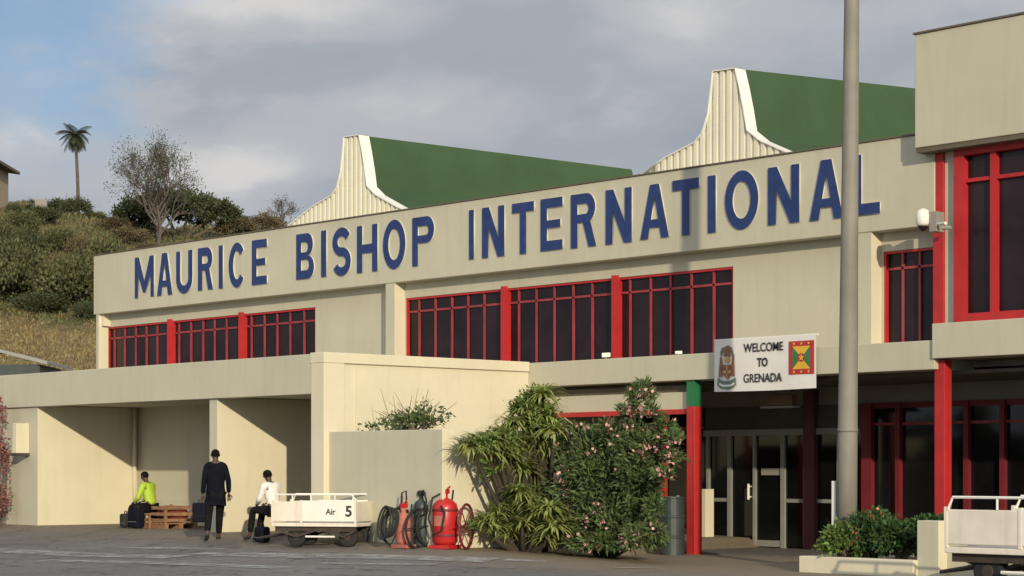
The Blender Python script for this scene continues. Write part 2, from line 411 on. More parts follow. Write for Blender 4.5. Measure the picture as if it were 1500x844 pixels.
def npmesh(name, V, Q, mat_, parent=None, off=None, label=None, kind=None):
    me = bpy.data.meshes.new(name)
    V = np.asarray(V, np.float32)
    if off is not None: V = V - np.array(off, np.float32)
    k = Q.shape[1]
    me.vertices.add(len(V)); me.vertices.foreach_set('co', V.ravel())
    me.loops.add(Q.size); me.loops.foreach_set('vertex_index', Q.ravel().astype(np.int32))
    me.polygons.add(len(Q)); me.polygons.foreach_set('loop_start', np.arange(0, Q.size, k, dtype=np.int32))
    me.materials.append(mat_); me.update(calc_edges=True); me.validate()
    return link(name, me, parent, label, kind)
def rand_dirs(n):
    d = rng.normal(size=(n, 3)); return d / np.linalg.norm(d, axis=1, keepdims=True)
def leaf_arrays(P, D, length, width):
    """one pointed leaf per point P along direction D"""
    n = len(P); r = rand_dirs(n); s = np.cross(D, r); s /= np.linalg.norm(s, axis=1, keepdims=True) + 1e-9
    ln = (length * rng.uniform(.65, 1.25, n))[:, None]; wd = (width * rng.uniform(.7, 1.2, n))[:, None]
    a = P; c = P + D * ln; m = P + D * ln * .45
    V = np.stack([a, m + s * wd / 2, c, m - s * wd / 2], 1).reshape(-1, 3)
    Q = np.arange(4 * n).reshape(-1, 4); return V, Q
def clumps(center, radii, nclump, nleaf, cr=.3, flat_bottom=True):
    """points in clumps spread through an ellipsoid, with the outward direction of each"""
    P = []; D = []
    for i in range(nclump):
        d = rand_dirs(1)[0]; r = rng.uniform(.35, 1.0) ** .5
        if flat_bottom and d[2] < -.35: d[2] *= -.6
        c = d * r; n = max(3, int(nleaf * rng.uniform(.5, 1.5)))
        q = rng.normal(size=(n, 3)) * cr * .5 * rng.uniform(.7, 1.4); p = c + q
        P.append(p); dd = p / (np.linalg.norm(p, axis=1, keepdims=True) + 1e-9) + rand_dirs(n) * .9
        D.append(dd / np.linalg.norm(dd, axis=1, keepdims=True))
    P = np.concatenate(P); D = np.concatenate(D)
    return P * np.array(radii) + np.array(center), D

def text_mesh(s, offset=0.0, extrude=0.0):
    cu = bpy.data.curves.new('t', 'FONT'); cu.body = s; cu.size = 1; cu.offset = offset; cu.extrude = extrude; cu.resolution_u = 6
    o = bpy.data.objects.new('t', cu); C.objects.link(o)
    dg = bpy.context.evaluated_depsgraph_get(); dg.update()
    me = bpy.data.meshes.new_from_object(o.evaluated_get(dg)); bpy.data.objects.remove(o); bpy.data.curves.remove(cu)
    return me
def fit_text(name, s, x0, x1, z0, z1, y, mats, parent, offset=0.02, depth=.004, label=None, frame=None):
    """text standing in the XZ plane facing -Y, fitted to the box; coordinates in the parent's own frame"""
    me = text_mesh(s, offset, .5)
    co = np.empty(len(me.vertices) * 3, np.float32); me.vertices.foreach_get('co', co); co = co.reshape(-1, 3)
    mn, mxx = co.min(0), co.max(0)
    X = x0 + (co[:, 0] - mn[0]) / (mxx[0] - mn[0]) * (x1 - x0)
    Z = z0 + (co[:, 1] - mn[1]) / (mxx[1] - mn[1]) * (z1 - z0)
    Y = y - (co[:, 2] + .5) * depth
    me.vertices.foreach_set('co', np.stack([X, Y, Z], 1).astype(np.float32).ravel()); me.materials.clear()
    me.name = name
    for q in mats: me.materials.append(q)
    me.update()
    if len(mats) > 1:
        me.polygons.foreach_set('material_index', [0 if abs(p.normal.y) > .7 else 1 for p in me.polygons])
    me.update()
    return link(name, me, parent, label)

# ------------------------------------------------------------------ the setting
def axis(lo, hi, flo, fhi, step):
    a = list(np.arange(flo, fhi + 1e-6, step)); s = step; x = a[-1]
    while x < hi: s *= 1.6; x += s; a.append(x)
    s = step; x = a[0]
    while x > lo: s *= 1.6; x -= s; a.insert(0, x)
    return np.array(a)
gx = axis(-2500, 2500, -48, -10, .3); gy = axis(-2500, 2500, 14, 31, .25)
XX, YY = np.meshgrid(gx, gy, indexing='ij')
ZZ = np.vectorize(GZ)(XX, YY)
nx, ny = XX.shape
idx = np.arange(nx * ny).reshape(nx, ny)
Q = np.stack([idx[:-1, :-1], idx[1:, :-1], idx[1:, 1:], idx[:-1, 1:]], -1).reshape(-1, 4)
npmesh('apron_ground', np.stack([XX, YY, ZZ], -1).reshape(-1, 3), Q, M['asphalt'], kind='structure')

# faded painted lines on the apron
def strip(pts, w):
    m = MB(); prev = None
    for k in range(len(pts) - 1):
        a, b = pts[k], pts[k + 1]; n = 14
        for j in range(n):
            for (t0, t1) in ((j / n, (j + 1) / n),):
                p = [(a[0] + (b[0] - a[0]) * t, a[1] + (b[1] - a[1]) * t) for t in (t0, t1)]
                d = Vector((b[0] - a[0], b[1] - a[1])).normalized(); o = Vector((-d.y, d.x)) * w / 2
                q = [(p[0][0] - o.x, p[0][1] - o.y), (p[1][0] - o.x, p[1][1] - o.y), (p[1][0] + o.x, p[1][1] + o.y), (p[0][0] + o.x, p[0][1] + o.y)]
                m.face([(x, y, GZ(x, y) + .012) for x, y in q])
    m.build('painted_line', M['marking'], kind='structure')
def gpix(px, py):                       # where a bearing meets the apron
    lo, hi = 5.0, 80.0
    dx, dy = ray(px); sl_ = (py - 690) / FPX
    for _ in range(40):
        mid = (lo + hi) / 2
        if EYE - sl_ * mid > GZ(dx * mid, dy * mid): lo = mid
        else: hi = mid
    return (dx * lo, dy * lo)
for pts, w in (([(-20, 806), (150, 815), (260, 817)], .8), ([(60, 822), (240, 826), (420, 833)], .5), ([(280, 812), (430, 815), (720, 822)], .7),
               ([(170, 803), (330, 805)], .25), ([(470, 826), (640, 828)], .3), ([(740, 821), (800, 824)], .25), ([(900, 833), (960, 832)], .25)):
    strip([gpix(*p) for p in pts], w)

# the hill behind
HZ = [(40, -3), (58, 0.0), (72, 3.6), (85, 6.0), (97, 8.4), (104, 10.0), (130, 15.2), (150, 20.0), (160, 21.6), (172, 21.9), (230, 18), (420, 5), (700, -5)]
def hill_h(d, xc):
    z = pl(d, HZ)
    a = xc / max(d, 1)                               # lateral bearing
    k = pl(a, [(-.25, 1.02), (-.2, .985), (-.165, .955), (-.12, .93), (-.06, .88), (.05, .6), (.2, .3), (.5, -.05)])
    n = .55 * math.sin(xc * .23 + d * .11) + .35 * math.sin(xc * .61 - d * .33) + .25 * math.sin(d * .5 + xc * .9)
    return z * k + n * pl(d, [(60, 0), (95, .35), (150, 1)]) * .8 * max(k, 0)
ds = np.concatenate([np.arange(40, 200, 2.0), np.arange(200, 720, 20)]); xs = np.arange(-170, 180, 2.5)
DD, XC = np.meshgrid(ds, xs, indexing='ij')
HH = np.vectorize(hill_h)(DD, XC)
V = np.stack([FW.x * DD + RT.x * XC, FW.y * DD + RT.y * XC, HH], -1)
# keep the near edge beneath the apron and the building
a_, b_ = DD.shape; idx = np.arange(a_ * b_).reshape(a_, b_)
Q = np.stack([idx[:-1, :-1], idx[:-1, 1:], idx[1:, 1:], idx[1:, :-1]], -1).reshape(-1, 4)
o = npmesh('hillside', V.reshape(-1, 3), Q, M['hill'], kind='structure')
o.data.polygons.foreach_set('use_smooth', [True] * len(o.data.polygons))
def hp(px, d, dz=0):
    xc = (px - 750) / FPX * d; p = FW * d + RT * xc
    return Vector((p.x, p.y, hill_h(d, xc) + dz))

# ------------------------------------------------------------------ terminal building
YP, YW, YB, YC, YL = 28.0, 28.3, 27.2, 22.2, 30.2    # parapet face, upper wall, balcony face, wing canopy face, ground-floor front
TB = thing('terminal_building', 'long cream airport terminal with red window frames, blue lettering and two green roofs', 'building', (-30, 28.3, 0))
def part(m, name, mat_, label=None, **k): return m.build(name, mat_, TB, label=label, **k)
XL = XA(137, YP); XR0 = XA(1340, 27.15); XWING = -29.15
XEND = -6.0
# upper wall with window openings
win_l = (XA(156, YW), XA(462, YW)); win_m = (XA(594, YW), XA(1074, YW)); win_r = (XA(1294, YW), XA(1372, YW))
WZ0, WZ1, WT = 3.62, 5.24, 4.94
m = MB(); xs_ = [XL + .08, *win_l, *win_m, *win_r, XEND]
for i in range(0, 8, 2): m.box(xs_[i], xs_[i + 1], YW, YW + .25, 3.2, 7.0)
for a, b in (win_l, win_m, win_r):
    m.box(a, b, YW + .001, YW + .25, WZ1, 7.0); m.box(a, b, YW + .001, YW + .25, 3.2, WZ0)
part(m, 'upper_wall', M['wall'])
m = MB(); m.box(XL + .08, XEND, YW + .3, 42, 3.2, 6.95); part(m, 'upper_storey_core', M['wall'])
m = MB(); m.box(XL + .08, XL + .3, YW + .251, 41.9, 0, 3.2); m.box(XL + .3, XWING - .05, YW + .252, 41, 0, 3.19); part(m, 'lower_wall', M['wall'])
# parapet band
m = MB(); m.box(XL, XA(1369, YP), YP, YP + .28, 5.56, 7.09); part(m, 'parapet', M['wall'], bevel=.015)
m = MB(); m.box(XL - .02, XA(1369, YP), YP - .025, YP + .30, 7.09, 7.115); part(m, 'parapet_capping', M['gutter'])
m = MB(); m.box(XL, XL + .25, YP + .281, 41.9, 5.56, 7.085); part(m, 'side_parapet', M['wall'])
# fins between wall and parapet
for a, b in ((565, 578), (1257, 1276)):
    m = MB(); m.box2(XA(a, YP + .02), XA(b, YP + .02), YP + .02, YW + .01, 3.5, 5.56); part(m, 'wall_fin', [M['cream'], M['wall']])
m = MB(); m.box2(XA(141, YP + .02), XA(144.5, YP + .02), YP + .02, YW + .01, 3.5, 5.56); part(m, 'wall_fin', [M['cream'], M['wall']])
m = MB(); m.box(XA(144.5, YP + .02), XA(159, YW - .05), YP + .1, YW + .01, 5.26, 5.559); part(m, 'wall_bracket', M['cream'])
# windows: frame with sub-parts (posts, mullions, panes)
def window_strip(x0, x1, thick, thin, z0, z1, zt, Y, red='red', thick_front=.10):
    f = MB(); fw_ = .045
    f.box(x0, x1, Y + .02, Y + .14, z1 - fw_, z1 - .002); f.box(x0, x1, Y + .02, Y + .14, z0 + .002, z0 + fw_)
    f.box(x0 + .001, x0 + fw_, Y + .021, Y + .139, z0 + fw_, z1 - fw_); f.box(x1 - fw_, x1 - .001, Y + .021, Y + .139, z0 + fw_, z1 - fw_)
    W_ = part(f, 'window', M[red])
    t = MB(); t.box(x0 + fw_, x1 - fw_, Y + .05, Y + .10, zt - .022, zt + .022); t.build('transom', M['redthin'], W_)
    for x in thick:
        p = MB(); p.box(x - .055, x + .055, Y - thick_front, Y + .145, z0 - .1, z1 + .04); p.build('window_post', M[red], W_)
    xs2 = sorted(list(thin)); me0 = None
    for x in xs2:
        p = MB(); p.box(x - .02, x + .02, Y + .05, Y + .12, z0 + fw_, z1 - fw_)
        p.build('mullion', M['redthin'], W_)
    cuts = sorted([x0 + fw_] + xs2 + list(thick) + [x1 - fw_])
    for a, b in zip(cuts, cuts[1:]):
        for c, d in ((z0 + fw_, zt), (zt, z1 - fw_)):
            tl = rng.uniform(-.008, .008)
            p = MB(); p.face([(a, Y + .085 + tl, c), (b, Y + .085 - tl, c), (b, Y + .085 - tl, d), (a, Y + .085 + tl, d)])
            p.build('pane', M['glass'], W_)
    return W_
def zx(v, o, s): return o + v / s
lt = [zx(v, 130, 3.835) for v in (142, 200, 262, 322, 383, 505, 572, 640, 705, 772, 912, 985, 1057, 1130, 1208)]
window_strip(*win_l, [XA(246.3, YW - .1), XA(351, YW - .1)], [XA(v, YW + .05) for v in lt], WZ0, WZ1, WT, YW)
mt = [zx(v, 580, 2.885) for v in (97, 165, 235, 303, 372, 518, 592, 668, 748, 828, 988, 1075, 1160, 1248, 1342)]
window_strip(*win_m, [XA(736, YW - .1), XA(898.5, YW - .1)], [XA(v, YW + .05) for v in mt], WZ0, WZ1, WT, YW)
window_strip(*win_r, [], [XA(v, YW + .05) for v in (1322, 1347)], WZ0, WZ1, WT, YW)

# sign letters
ZL0, ZL1 = 5.86, 6.89
z5 = lambda v: 670 + v / 4.963
LET = [('M', 197.5, 225.5), ('A', 230, 252.5), ('U', 258, 282), ('R', 290, 312), ('I', 320.5, 326.5), ('C', 335, 359.5), ('E', 369, 391),
       ('B', 434, 460), ('I', 470.5, 478), ('S', 487, 514), ('H', 523, 553), ('O', 561, 594), ('P', 604, 636),
       ('I', z5(85), z5(120)), ('N', z5(180), z5(342)), ('T', z5(398), z5(557)), ('E', z5(605), z5(765)), ('R', z5(825), z5(1010)), ('N', z5(1078), z5(1268)),
       ('A', 938, 980), ('T', 985, 1024), ('I', 1037, 1048.5), ('O', 1062, 1111), ('N', 1125, 1171), ('A', 1186, 1235), ('L', 1249, 1289)]
off = wloc(TB)
def arc(cx, cz, rx, rz, a0, a1, n=14):
    return [(cx + rx * math.cos(math.radians(a0 + (a1 - a0) * k / n)), cz + rz * math.sin(math.radians(a0 + (a1 - a0) * k / n))) for k in range(n + 1)]
def glyph(ch, w, h):
    """closed outlines (holes included) of a bold sans capital w by h metres"""
    v, t = .185, .195; m_ = h / 2
    if ch == 'I': return [[(0, 0), (w, 0), (w, h), (0, h)]]
    if ch == 'L': return [[(0, 0), (w, 0), (w, t), (v, t), (v, h), (0, h)]]
    if ch == 'T': return [[(w / 2 - v / 2, 0), (w / 2 + v / 2, 0), (w / 2 + v / 2, h - t), (w, h - t), (w, h), (0, h), (0, h - t), (w / 2 - v / 2, h - t)]]
    if ch == 'E': return [[(0, 0), (w, 0), (w, t), (v, t), (v, m_ - t * .42), (w * .9, m_ - t * .42), (w * .9, m_ + t * .42), (v, m_ + t * .42), (v, h - t), (w, h - t), (w, h), (0, h)]]
    if ch == 'H': return [[(0, 0), (v, 0), (v, m_ - t / 2), (w - v, m_ - t / 2), (w - v, 0), (w, 0), (w, h), (w - v, h), (w - v, m_ + t / 2), (v, m_ + t / 2), (v, h), (0, h)]]
    if ch == 'M':
        v = .155; c = w / 2
        return [[(0, 0), (v, 0), (v, h * .58), (c - .055, .12), (c + .055, .12), (w - v, h * .58), (w - v, 0), (w, 0), (w, h), (w - v * 1.25, h), (c, h * .40), (v * 1.25, h), (0, h)]]
    if ch == 'N': return [[(0, 0), (v, 0), (v, h * .62), (w - v * 1.12, 0), (w, 0), (w, h), (w - v, h), (w - v, h * .38), (v * 1.12, h), (0, h)]]
    if ch == 'A':
        c = w / 2; q = v * .62; s_ = lambda z: (c - q) * z / h       # outer flank at height z
        z0, z1 = h * .2, h * .2 + t * .8; zi = h * .78
        inn = lambda z: v * 1.08 + (c - v * 1.08) * z / zi
        return [[(0, 0), (v * 1.08, 0), (inn(z0), z0), (w - inn(z0), z0), (w - v * 1.08, 0), (w, 0), (c + q, h), (c - q, h)], [(inn(z1), z1), (w - inn(z1), z1), (c, zi)]]
    if ch == 'O': return [arc(w / 2, m_, w / 2, m_, 0, 360, 36)[:-1], arc(w / 2, m_, w / 2 - v, m_ - t, 0, 360, 36)[:-1]]
    if ch == 'C': return [arc(w / 2, m_, w / 2, m_, 38, 322, 30) + arc(w / 2, m_, w / 2 - v, m_ - t, 318, 42, 30)]
    if ch == 'U':
        r = w / 2; z = h * .36
        return [arc(r, z, r, z, 180, 360, 16) + [(w, h), (w - v, h)] + arc(r, z, r - v, z - t, 360, 180, 16) + [(v, h), (0, h)]]
    if ch in 'PRB':
        zb = h * (.46 if ch != 'B' else .5); rr = (h - zb) / 2; cxx = w - rr * .85 if w > rr * 1.2 else w * .5
        bowl = lambda z0, z1, x1: [(x1 - (z1 - z0) * .42, z0)] + arc(x1 - (z1 - z0) * .42, (z0 + z1) / 2, (z1 - z0) * .42, (z1 - z0) / 2, -80, 80, 10) + [(x1 - (z1 - z0) * .42, z1)]
        hole = lambda z0, z1, x1: [(v, z0)] + bowl(z0, z1, x1) + [(v, z1)]
        if ch == 'P': return [[(0, 0), (v, 0), (v, zb)] + bowl(zb, h, w) + [(0, h)], hole(zb + t * .85, h - t, w - v)]
        if ch == 'R':
            x1 = w * .96
            return [[(0, 0), (v, 0), (v, zb), (w * .48, zb), (w - v * 1.15, 0), (w, 0), (w * .76, zb + .03)] + bowl(zb, h, x1)[2:] + [(0, h)], hole(zb + t * .85, h - t, x1 - v)]
        return [[(0, 0)] + bowl(0, zb, w) + bowl(zb, h, w * .94) + [(0, h)], hole(t, zb - t * .4, w - v), hole(zb + t * .45, h - t, w * .94 - v)]
    if ch == 'S':
        rx, rz = w / 2 - v / 2, h / 4 - t * .24; c = w / 2
        path = arc(c, h - t / 2 - rz, rx, rz, 25, 180, 12) + arc(c, h - t / 2 - rz, rx, rz, 200, 250, 3) + arc(c, t / 2 + rz, rx, rz, 70, 0, 5) + arc(c, t / 2 + rz, rx, rz, -20, -155, 12)
        a, b = [], []
        for k, p in enumerate(path):
            p0, p1 = path[max(0, k - 1)], path[min(len(path) - 1, k + 1)]; d = Vector((p1[0] - p0[0], p1[1] - p0[1])).normalized()
            a.append((p[0] - d.y * v / 2, p[1] + d.x * t / 2)); b.append((p[0] + d.y * v / 2, p[1] - d.x * t / 2))
        return [a + b[::-1]]
def glyph_mesh(outlines, depth):
    cu = bpy.data.curves.new('g', 'CURVE'); cu.dimensions = '2D'; cu.fill_mode = 'BOTH'; cu.extrude = depth / 2
    for o_ in outlines:
        sp = cu.splines.new('POLY'); sp.points.add(len(o_) - 1); sp.use_cyclic_u = True
        for q, (x, z) in zip(sp.points, o_): q.co = (x, z, 0, 1)
    o = bpy.data.objects.new('g', cu); C.objects.link(o); dg = bpy.context.evaluated_depsgraph_get(); dg.update()
    me = bpy.data.meshes.new_from_object(o.evaluated_get(dg)); bpy.data.objects.remove(o); bpy.data.curves.remove(cu); return me
for ch, a, b in LET:
    e = .02 if ch in 'OCSU' else 0; dpt = .03
    zb0 = ZL0 - e + rng.uniform(-.01, .01); zb1 = ZL1 + (e if ch in 'OCS' else 0) + rng.uniform(-.01, .01)
    x0, x1 = XA(a, YP - dpt), XA(b, YP - dpt)
    me = glyph_mesh(glyph(ch, x1 - x0, zb1 - zb0), dpt)
    for v_ in me.vertices:
        x, z, y = v_.co
        v_.co = (x0 + x - off.x, YP - .001 - dpt / 2 - y - off.y, zb0 + z - off.z)
    me.materials.clear(); me.materials.append(M['blue']); me.materials.append(M['letteredge']); me.update()
    me.polygons.foreach_set('material_index', [0 if abs(p_.normal.y) > .7 else 1 for p_ in me.polygons]); me.update()
    link('sign_letter', me, TB, 'blue letter %s of the name sign' % ch)

# green roofs with curved gables
YG = 29.3
zz = lambda x, y: (420 + x / 5.27, 180 + y / 5.27)
prof_px = [zz(0, 800), zz(200, 650), zz(350, 562), zz(392, 500), zz(422, 380), zz(440, 200), zz(447, 112), zz(560, 96), zz(580, 200), zz(604, 350), zz(622, 490), zz(690, 560), zz(850, 650)]
prof = [(XA(x, YG), ZA(x, y, YG)) for x, y in prof_px]
prof[0] = (prof[0][0] - .2, prof[0][1] - .12); prof[-1] = (prof[-1][0], prof[-1][1])
prof.append((prof[-1][0] + 1.6, prof[-1][1] - .62)); prof.insert(0, (prof[0][0] - 1.2, prof[0][1] - .5))
def gable_roof(dx, RL=9.0, rise=.012, dz=0.0):
    P = [(x + dx, z + dz) for x, z in prof]
    xs3 = [p[0] for p in P]
    def top(x): return pl(x, P)
    r = MB(); y0, y1 = YG, YG + .27
    # corrugated cladding
    x = P[0][0]; step = .085; k = 0
    while x < P[-1][0] - step:
        za, zb = top(x), top(x + step); pr = (0, .035, .035, 0) if 0 else None
        ya = y0 + (.0 if k % 2 else .05)
        r.face([(x, ya, 6.8), (x + step, ya, 6.8), (x + step, ya, zb), (x, ya, za)])
        yb = y0 + (.05 if k % 2 else 0)
        r.face([(x + step, ya, 6.8), (x + step, yb, 6.8), (x + step, yb, zb), (x + step, ya, zb)])
        x += step; k += 1
    roof = MB(); seams = MB()
    ys = [y1 + (YG + RL - y1) * t for t in np.linspace(0, 1, 13)]
    for (a, b), (c, d) in zip(P, P[1:]):
        for ya, yb in zip(ys, ys[1:]):
            ra, rb = rise * (ya - YG), rise * (yb - YG)
            roof.face([(a, ya, b + ra), (c, ya, d + ra), (c, yb, d + rb), (a, yb, b + rb)])
    for i, ya in enumerate(ys[1:-1]):
        ra = rise * (ya - YG)
        for (a, b), (c, d) in zip(P, P[1:]):
            seams.obox((a, ya, b + ra), (c, ya, d + ra), .014, .003, up=(0, 1, 0))
    e = MB(); ra = rise * RL
    e.face([(a, YG + RL - .01, b + ra) for a, b in reversed(P)])
    rf = part(roof, 'roof', M['roofgreen']); e.build('rear_gable', M['cladding'], rf)
    cl = r.build('gable_cladding', M['cladding'], rf)
    bb = MB()
    for (a, b), (c, d) in zip(P, P[1:]):
        n = Vector((d - b, 0, -(c - a))).normalized() * -.02      # outward thickness
        if n.z < 0: n = -n
        q0 = [(a, b), (c, d)]; q1 = [(a + n.x, b + n.z), (c + n.x, d + n.z)]
        f = lambda p, y: (p[0], y, p[1])
        ya, yb = YG - .03, y1
        bb.face([f(q1[0], ya), f(q1[1], ya), f(q1[1], yb), f(q1[0], yb)])
        bb.face([f(q0[0], ya), f(q0[1], ya), f(q1[1], ya), f(q1[0], ya)])
        bb.face([f(q0[0], yb), f(q1[0], yb), f(q1[1], yb), f(q0[1], yb)])
        bb.face([f(q0[0], ya), f(q0[0], yb), f(q0[1], yb), f(q0[1], ya)])
    bb.build('barge_board', M['white'], rf)
gable_roof(0)
gable_roof(XA(1081, YG) - XA(529, YG), rise=.06, dz=-.12)

# balcony slab
BZ0, BZ1 = 3.13, 3.6
m = MB(); m.box(XWING + .001, XR0 + .35, YB, YW - .002, BZ0, BZ1); part(m, 'balcony_slab', M['wall'], bevel=.012)
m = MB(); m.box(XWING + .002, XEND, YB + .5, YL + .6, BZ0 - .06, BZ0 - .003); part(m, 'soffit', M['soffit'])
m = MB(); m.box(XWING + .01, XWING + 4.6, YB + .6, YB + .75, BZ0 - .2, BZ0 - .062); part(m, 'soffit_beam', M['gutter'])
# ground floor front at YL
m = MB(); m.box(XWING + .003, XEND, YL + .02, YL + .2, 2.74, 3.065); part(m, 'front_band', M['panelgrey'])
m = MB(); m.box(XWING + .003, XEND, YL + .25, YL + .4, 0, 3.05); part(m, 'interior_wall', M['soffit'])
m = MB(); m.box(XWING + .003, XEND, YB + .3, YL + 1, -.1, .03); part(m, 'entrance_paving', M['pave'])
def shopfront(x0, x1, posts, wide, z0=.35, z1=2.74, red='darkred', alu=False, rail=None):
    f = MB(); f.box(x0, x1, YL - .04, YL + .06, z1 - .1, z1 - .001); f.box(x0, x1, YL - .04, YL + .06, z0, z0 + .1)
    W_ = part(f, 'shop_window', M[red])
    for p_, w in [(p, .05) for p in posts] + [(p, .11) for p in wide]:
        q = MB(); q.box(p_ - w, p_ + w, YL - .08 - w * .3, YL + .07, z0 - .3, z1 - .002); q.build('post', M[red], W_)
    t = MB(); t.box(x0, x1, YL - .02, YL + .03, 2.33, 2.38); t.build('transom', M['redthin'], W_)
    cuts = sorted([x0, x1] + posts + wide)
    for a, b in zip(cuts, cuts[1:]):
        p = MB(); p.face([(a, YL, z0 + .1), (b, YL, z0 + .1), (b, YL, z1 - .1), (a, YL, z1 - .1)]); p.build('pane', M['glass2'], W_)
    b = MB(); b.box(x0, x1, YL - .03, YL + .12, 0.03, z0); b.build('stall_riser', M['panelgrey'], W_)
XD0, XD1 = XA(1033, YL), XA(1262, YL)
shopfront(XWING + .01, XD0 - .02, [XA(v, YL) for v in (845, 910, 973)], [])
shopfront(XD1 + .02, XEND, [XA(v, YL) for v in (1319, 1419, 1472)], [XA(1274, YL)])
# entrance doors
DR = part(MB().box(XD0, XD1, YL - .06, YL + .06, 2.18, 2.30), 'entrance_doors', M['alu'])
MB().box(XD0, XD1, YL + .0, YL + .05, 2.30, 2.739).build('transom_panel', M['soffit'], DR)
dv = [XA(v, YL) for v in (1039, 1070.5, 1107, 1148.5)]
for k, x in enumerate(dv):
    w = .035 if k in (0, 2) else .05
    MB().box(x - w, x + w, YL - .05, YL + .05, .03, 2.18).build('door_frame', M['alu'], DR)
MB().box(XA(1182, YL), XA(1198, YL), YL - .12, YL + .08, .03, 3.0).build('door_column', mat('shaded_red_column', (.10, .03, .03), .7), DR)  # red column with its shade put into the colour
MB().box(XA(1228, YL), XA(1234, YL), YL - .05, YL + .05, .03, 2.18).build('door_frame', M['alu'], DR)
for a, b in ((XD0, dv[0]), (dv[0], dv[1]), (dv[1], dv[2]), (dv[2], dv[3]), (dv[3], XA(1182, YL)), (XA(1198, YL), XA(1228, YL)), (XA(1234, YL), XD1)):
    MB().face([(a, YL, .05), (b, YL, .05), (b, YL, 2.18), (a, YL, 2.18)]).build('pane', M['glass2'], DR) if False else None
    q = MB(); q.face([(a, YL, .05), (b, YL, .05), (b, YL, 2.18), (a, YL, 2.18)]); q.build('pane', M['glass2'], DR)
for a, b in ((dv[0], dv[1]), (dv[3], XA(1182, YL)), (XA(1198, YL), XA(1228, YL))):
    MB().box(a, b, YL - .03, YL + .03, .9, .97).build('push_rail', M['alu'], DR)
for a, b in ((dv[1], dv[2]), (dv[2], dv[3])):
    MB().box(a + .03, b - .03, YL - .03, YL + .03, .05, .17).build('kick_rail', M['alu'], DR)
q = MB(); q.tube([(dv[2] - .1, YL - .1, .95), (dv[2] - .1, YL - .1, 1.25)], .025); q.tube([(dv[2] - .1, YL - .1, 1.0), (dv[2] - .1, YL, 1.0)], .015); q.tube([(dv[2] - .1, YL - .1, 1.2), (dv[2] - .1, YL, 1.2)], .015)
q.build('handle', M['white'], DR)
MB().box(XA(1116, YL), XA(1144, YL), YL - .02, YL - .005, 1.42, 1.55).build('door_notice', M['panelgrey'], DR)
m = MB(); m.box(XA(1027, 29.6), XA(1038, 29.6), 29.5, 29.75, .03, 1.15); part(m, 'door_pier', M['cream'])

# columns
def column(px, Y, zb, zt, w=.20):
    x = XA(px, Y); m = MB(); m.box(x - w / 2, x + w / 2, Y, Y + w, zb, zt)
    return part(m, 'column', M['red'], bevel=.012)
cx = XA(1011.5, YB + .05)
column(1011.5, YB + .05, -.02, 2.66)
m = MB(); m.box(cx - .098, cx + .098, YB + .052, YB + .248, 2.661, BZ0 - .002); part(m, 'column_head', M['green'])
column(1376, YB + .1, 0, 3.28)

xbm = cx - .10
bmq = part(MB().box(XWING + .02, xbm - .002, YB + .16, YB + .26, 2.62, 2.93), 'beam_panel', M['wall'])
MB().box(XWING + .02, xbm - .002, YB + .12, YB + .28, 2.53, 2.619).build('beam_rail', M['red'], bmq)
for px_ in (973, 892, 815): x_ = XA(px_, YB + .2); MB().box(x_ - .035, x_ + .035, YB + .17, YB + .25, 0, 2.529).build('beam_post', M['red'], bmq)
MB().box(XWING + .02, xbm - .002, YB + .3, YB + .34, 2.932, 3.06).build('shadow_gap_strip', M['gutter'], bmq)  # dark strip standing in for the shadow gap below the balcony
# projecting glazed block at the right
YR = 27.15; YF = 27.72
XR0 = XA(1340, YF)
m = MB(); m.box(XR0, XEND, YF, YF + .25, 6.82, 8.69); m.box(XR0, XR0 + .2, YF + .251, 34, 6.82, 8.689); part(m, 'fascia', M['wall'], bevel=.012)
m = MB(); m.box(XR0 - .02, XEND, YF - .03, YF + .3, 8.69, 8.72); part(m, 'fascia_capping', M['gutter'])
m = MB(); m.box(XR0 + .01, XEND, YF + .02, YF + 4, 6.74, 6.818); part(m, 'fascia_soffit', M['gutter'])
XRB = XA(1365, YR)
m = MB(); m.box(XRB, XEND, YR, YR + 1.4, 3.30, 3.86); part(m, 'floor_band', M['wall'], bevel=.012)
X70, X82, X99, X14, X50, X60 = [XA(v, (YF+.1) + .2) for v in (1370, 1382, 1400, 1414, 1450, 1461)]
m = MB(); m.box(X82 + .004, X99, (YF+.1) + .24, (YF+.1) + .45, 3.86, 6.74); part(m, 'corner_wall', M['wall'])
m = MB(); m.box(X70 - .05, X82, (YF+.1) + .2, (YF+.1) + .55, 3.86, 6.74); part(m, 'corner_post', M['red'], bevel=.01)
f = MB(); f.box(X99, X14, (YF+.1) + .14, (YF+.1) + .4, 3.86, 6.74); f.box(X14, XEND, (YF+.1) + .14, (YF+.1) + .4, 3.861, 4.06); f.box(X14, XEND, (YF+.1) + .14, (YF+.1) + .4, 6.64, 6.739)
GW = part(f, 'corner_window', M['red'])
xm = X50
cuts = [X14, (X50 + X60) / 2, XA(1545, (YF+.1) + .2), XA(1640, (YF+.1) + .2), XEND]
for x in cuts[1:-1]: MB().box(x - .055, x + .055, (YF+.1) + .18, (YF+.1) + .34, 4.06, 6.64).build('mullion', M['red'], GW)
MB().box(X14, XEND, (YF+.1) + .2, (YF+.1) + .3, 6.20, 6.26).build('transom', M['red'], GW)
for a, b in zip(cuts, cuts[1:]):
    for c, d in ((4.06, 6.2), (6.26, 6.64)):
        q = MB(); q.face([(a, (YF+.1) + .28, c), (b, (YF+.1) + .28, c), (b, (YF+.1) + .28, d), (a, (YF+.1) + .28, d)]); q.build('pane', M['glass'], GW)
m = MB(); m.box(X70 - .02, XEND, (YF+.1) + .5, 34, 3.87, 6.65); part(m, 'projecting_block_core', M['soffit'])

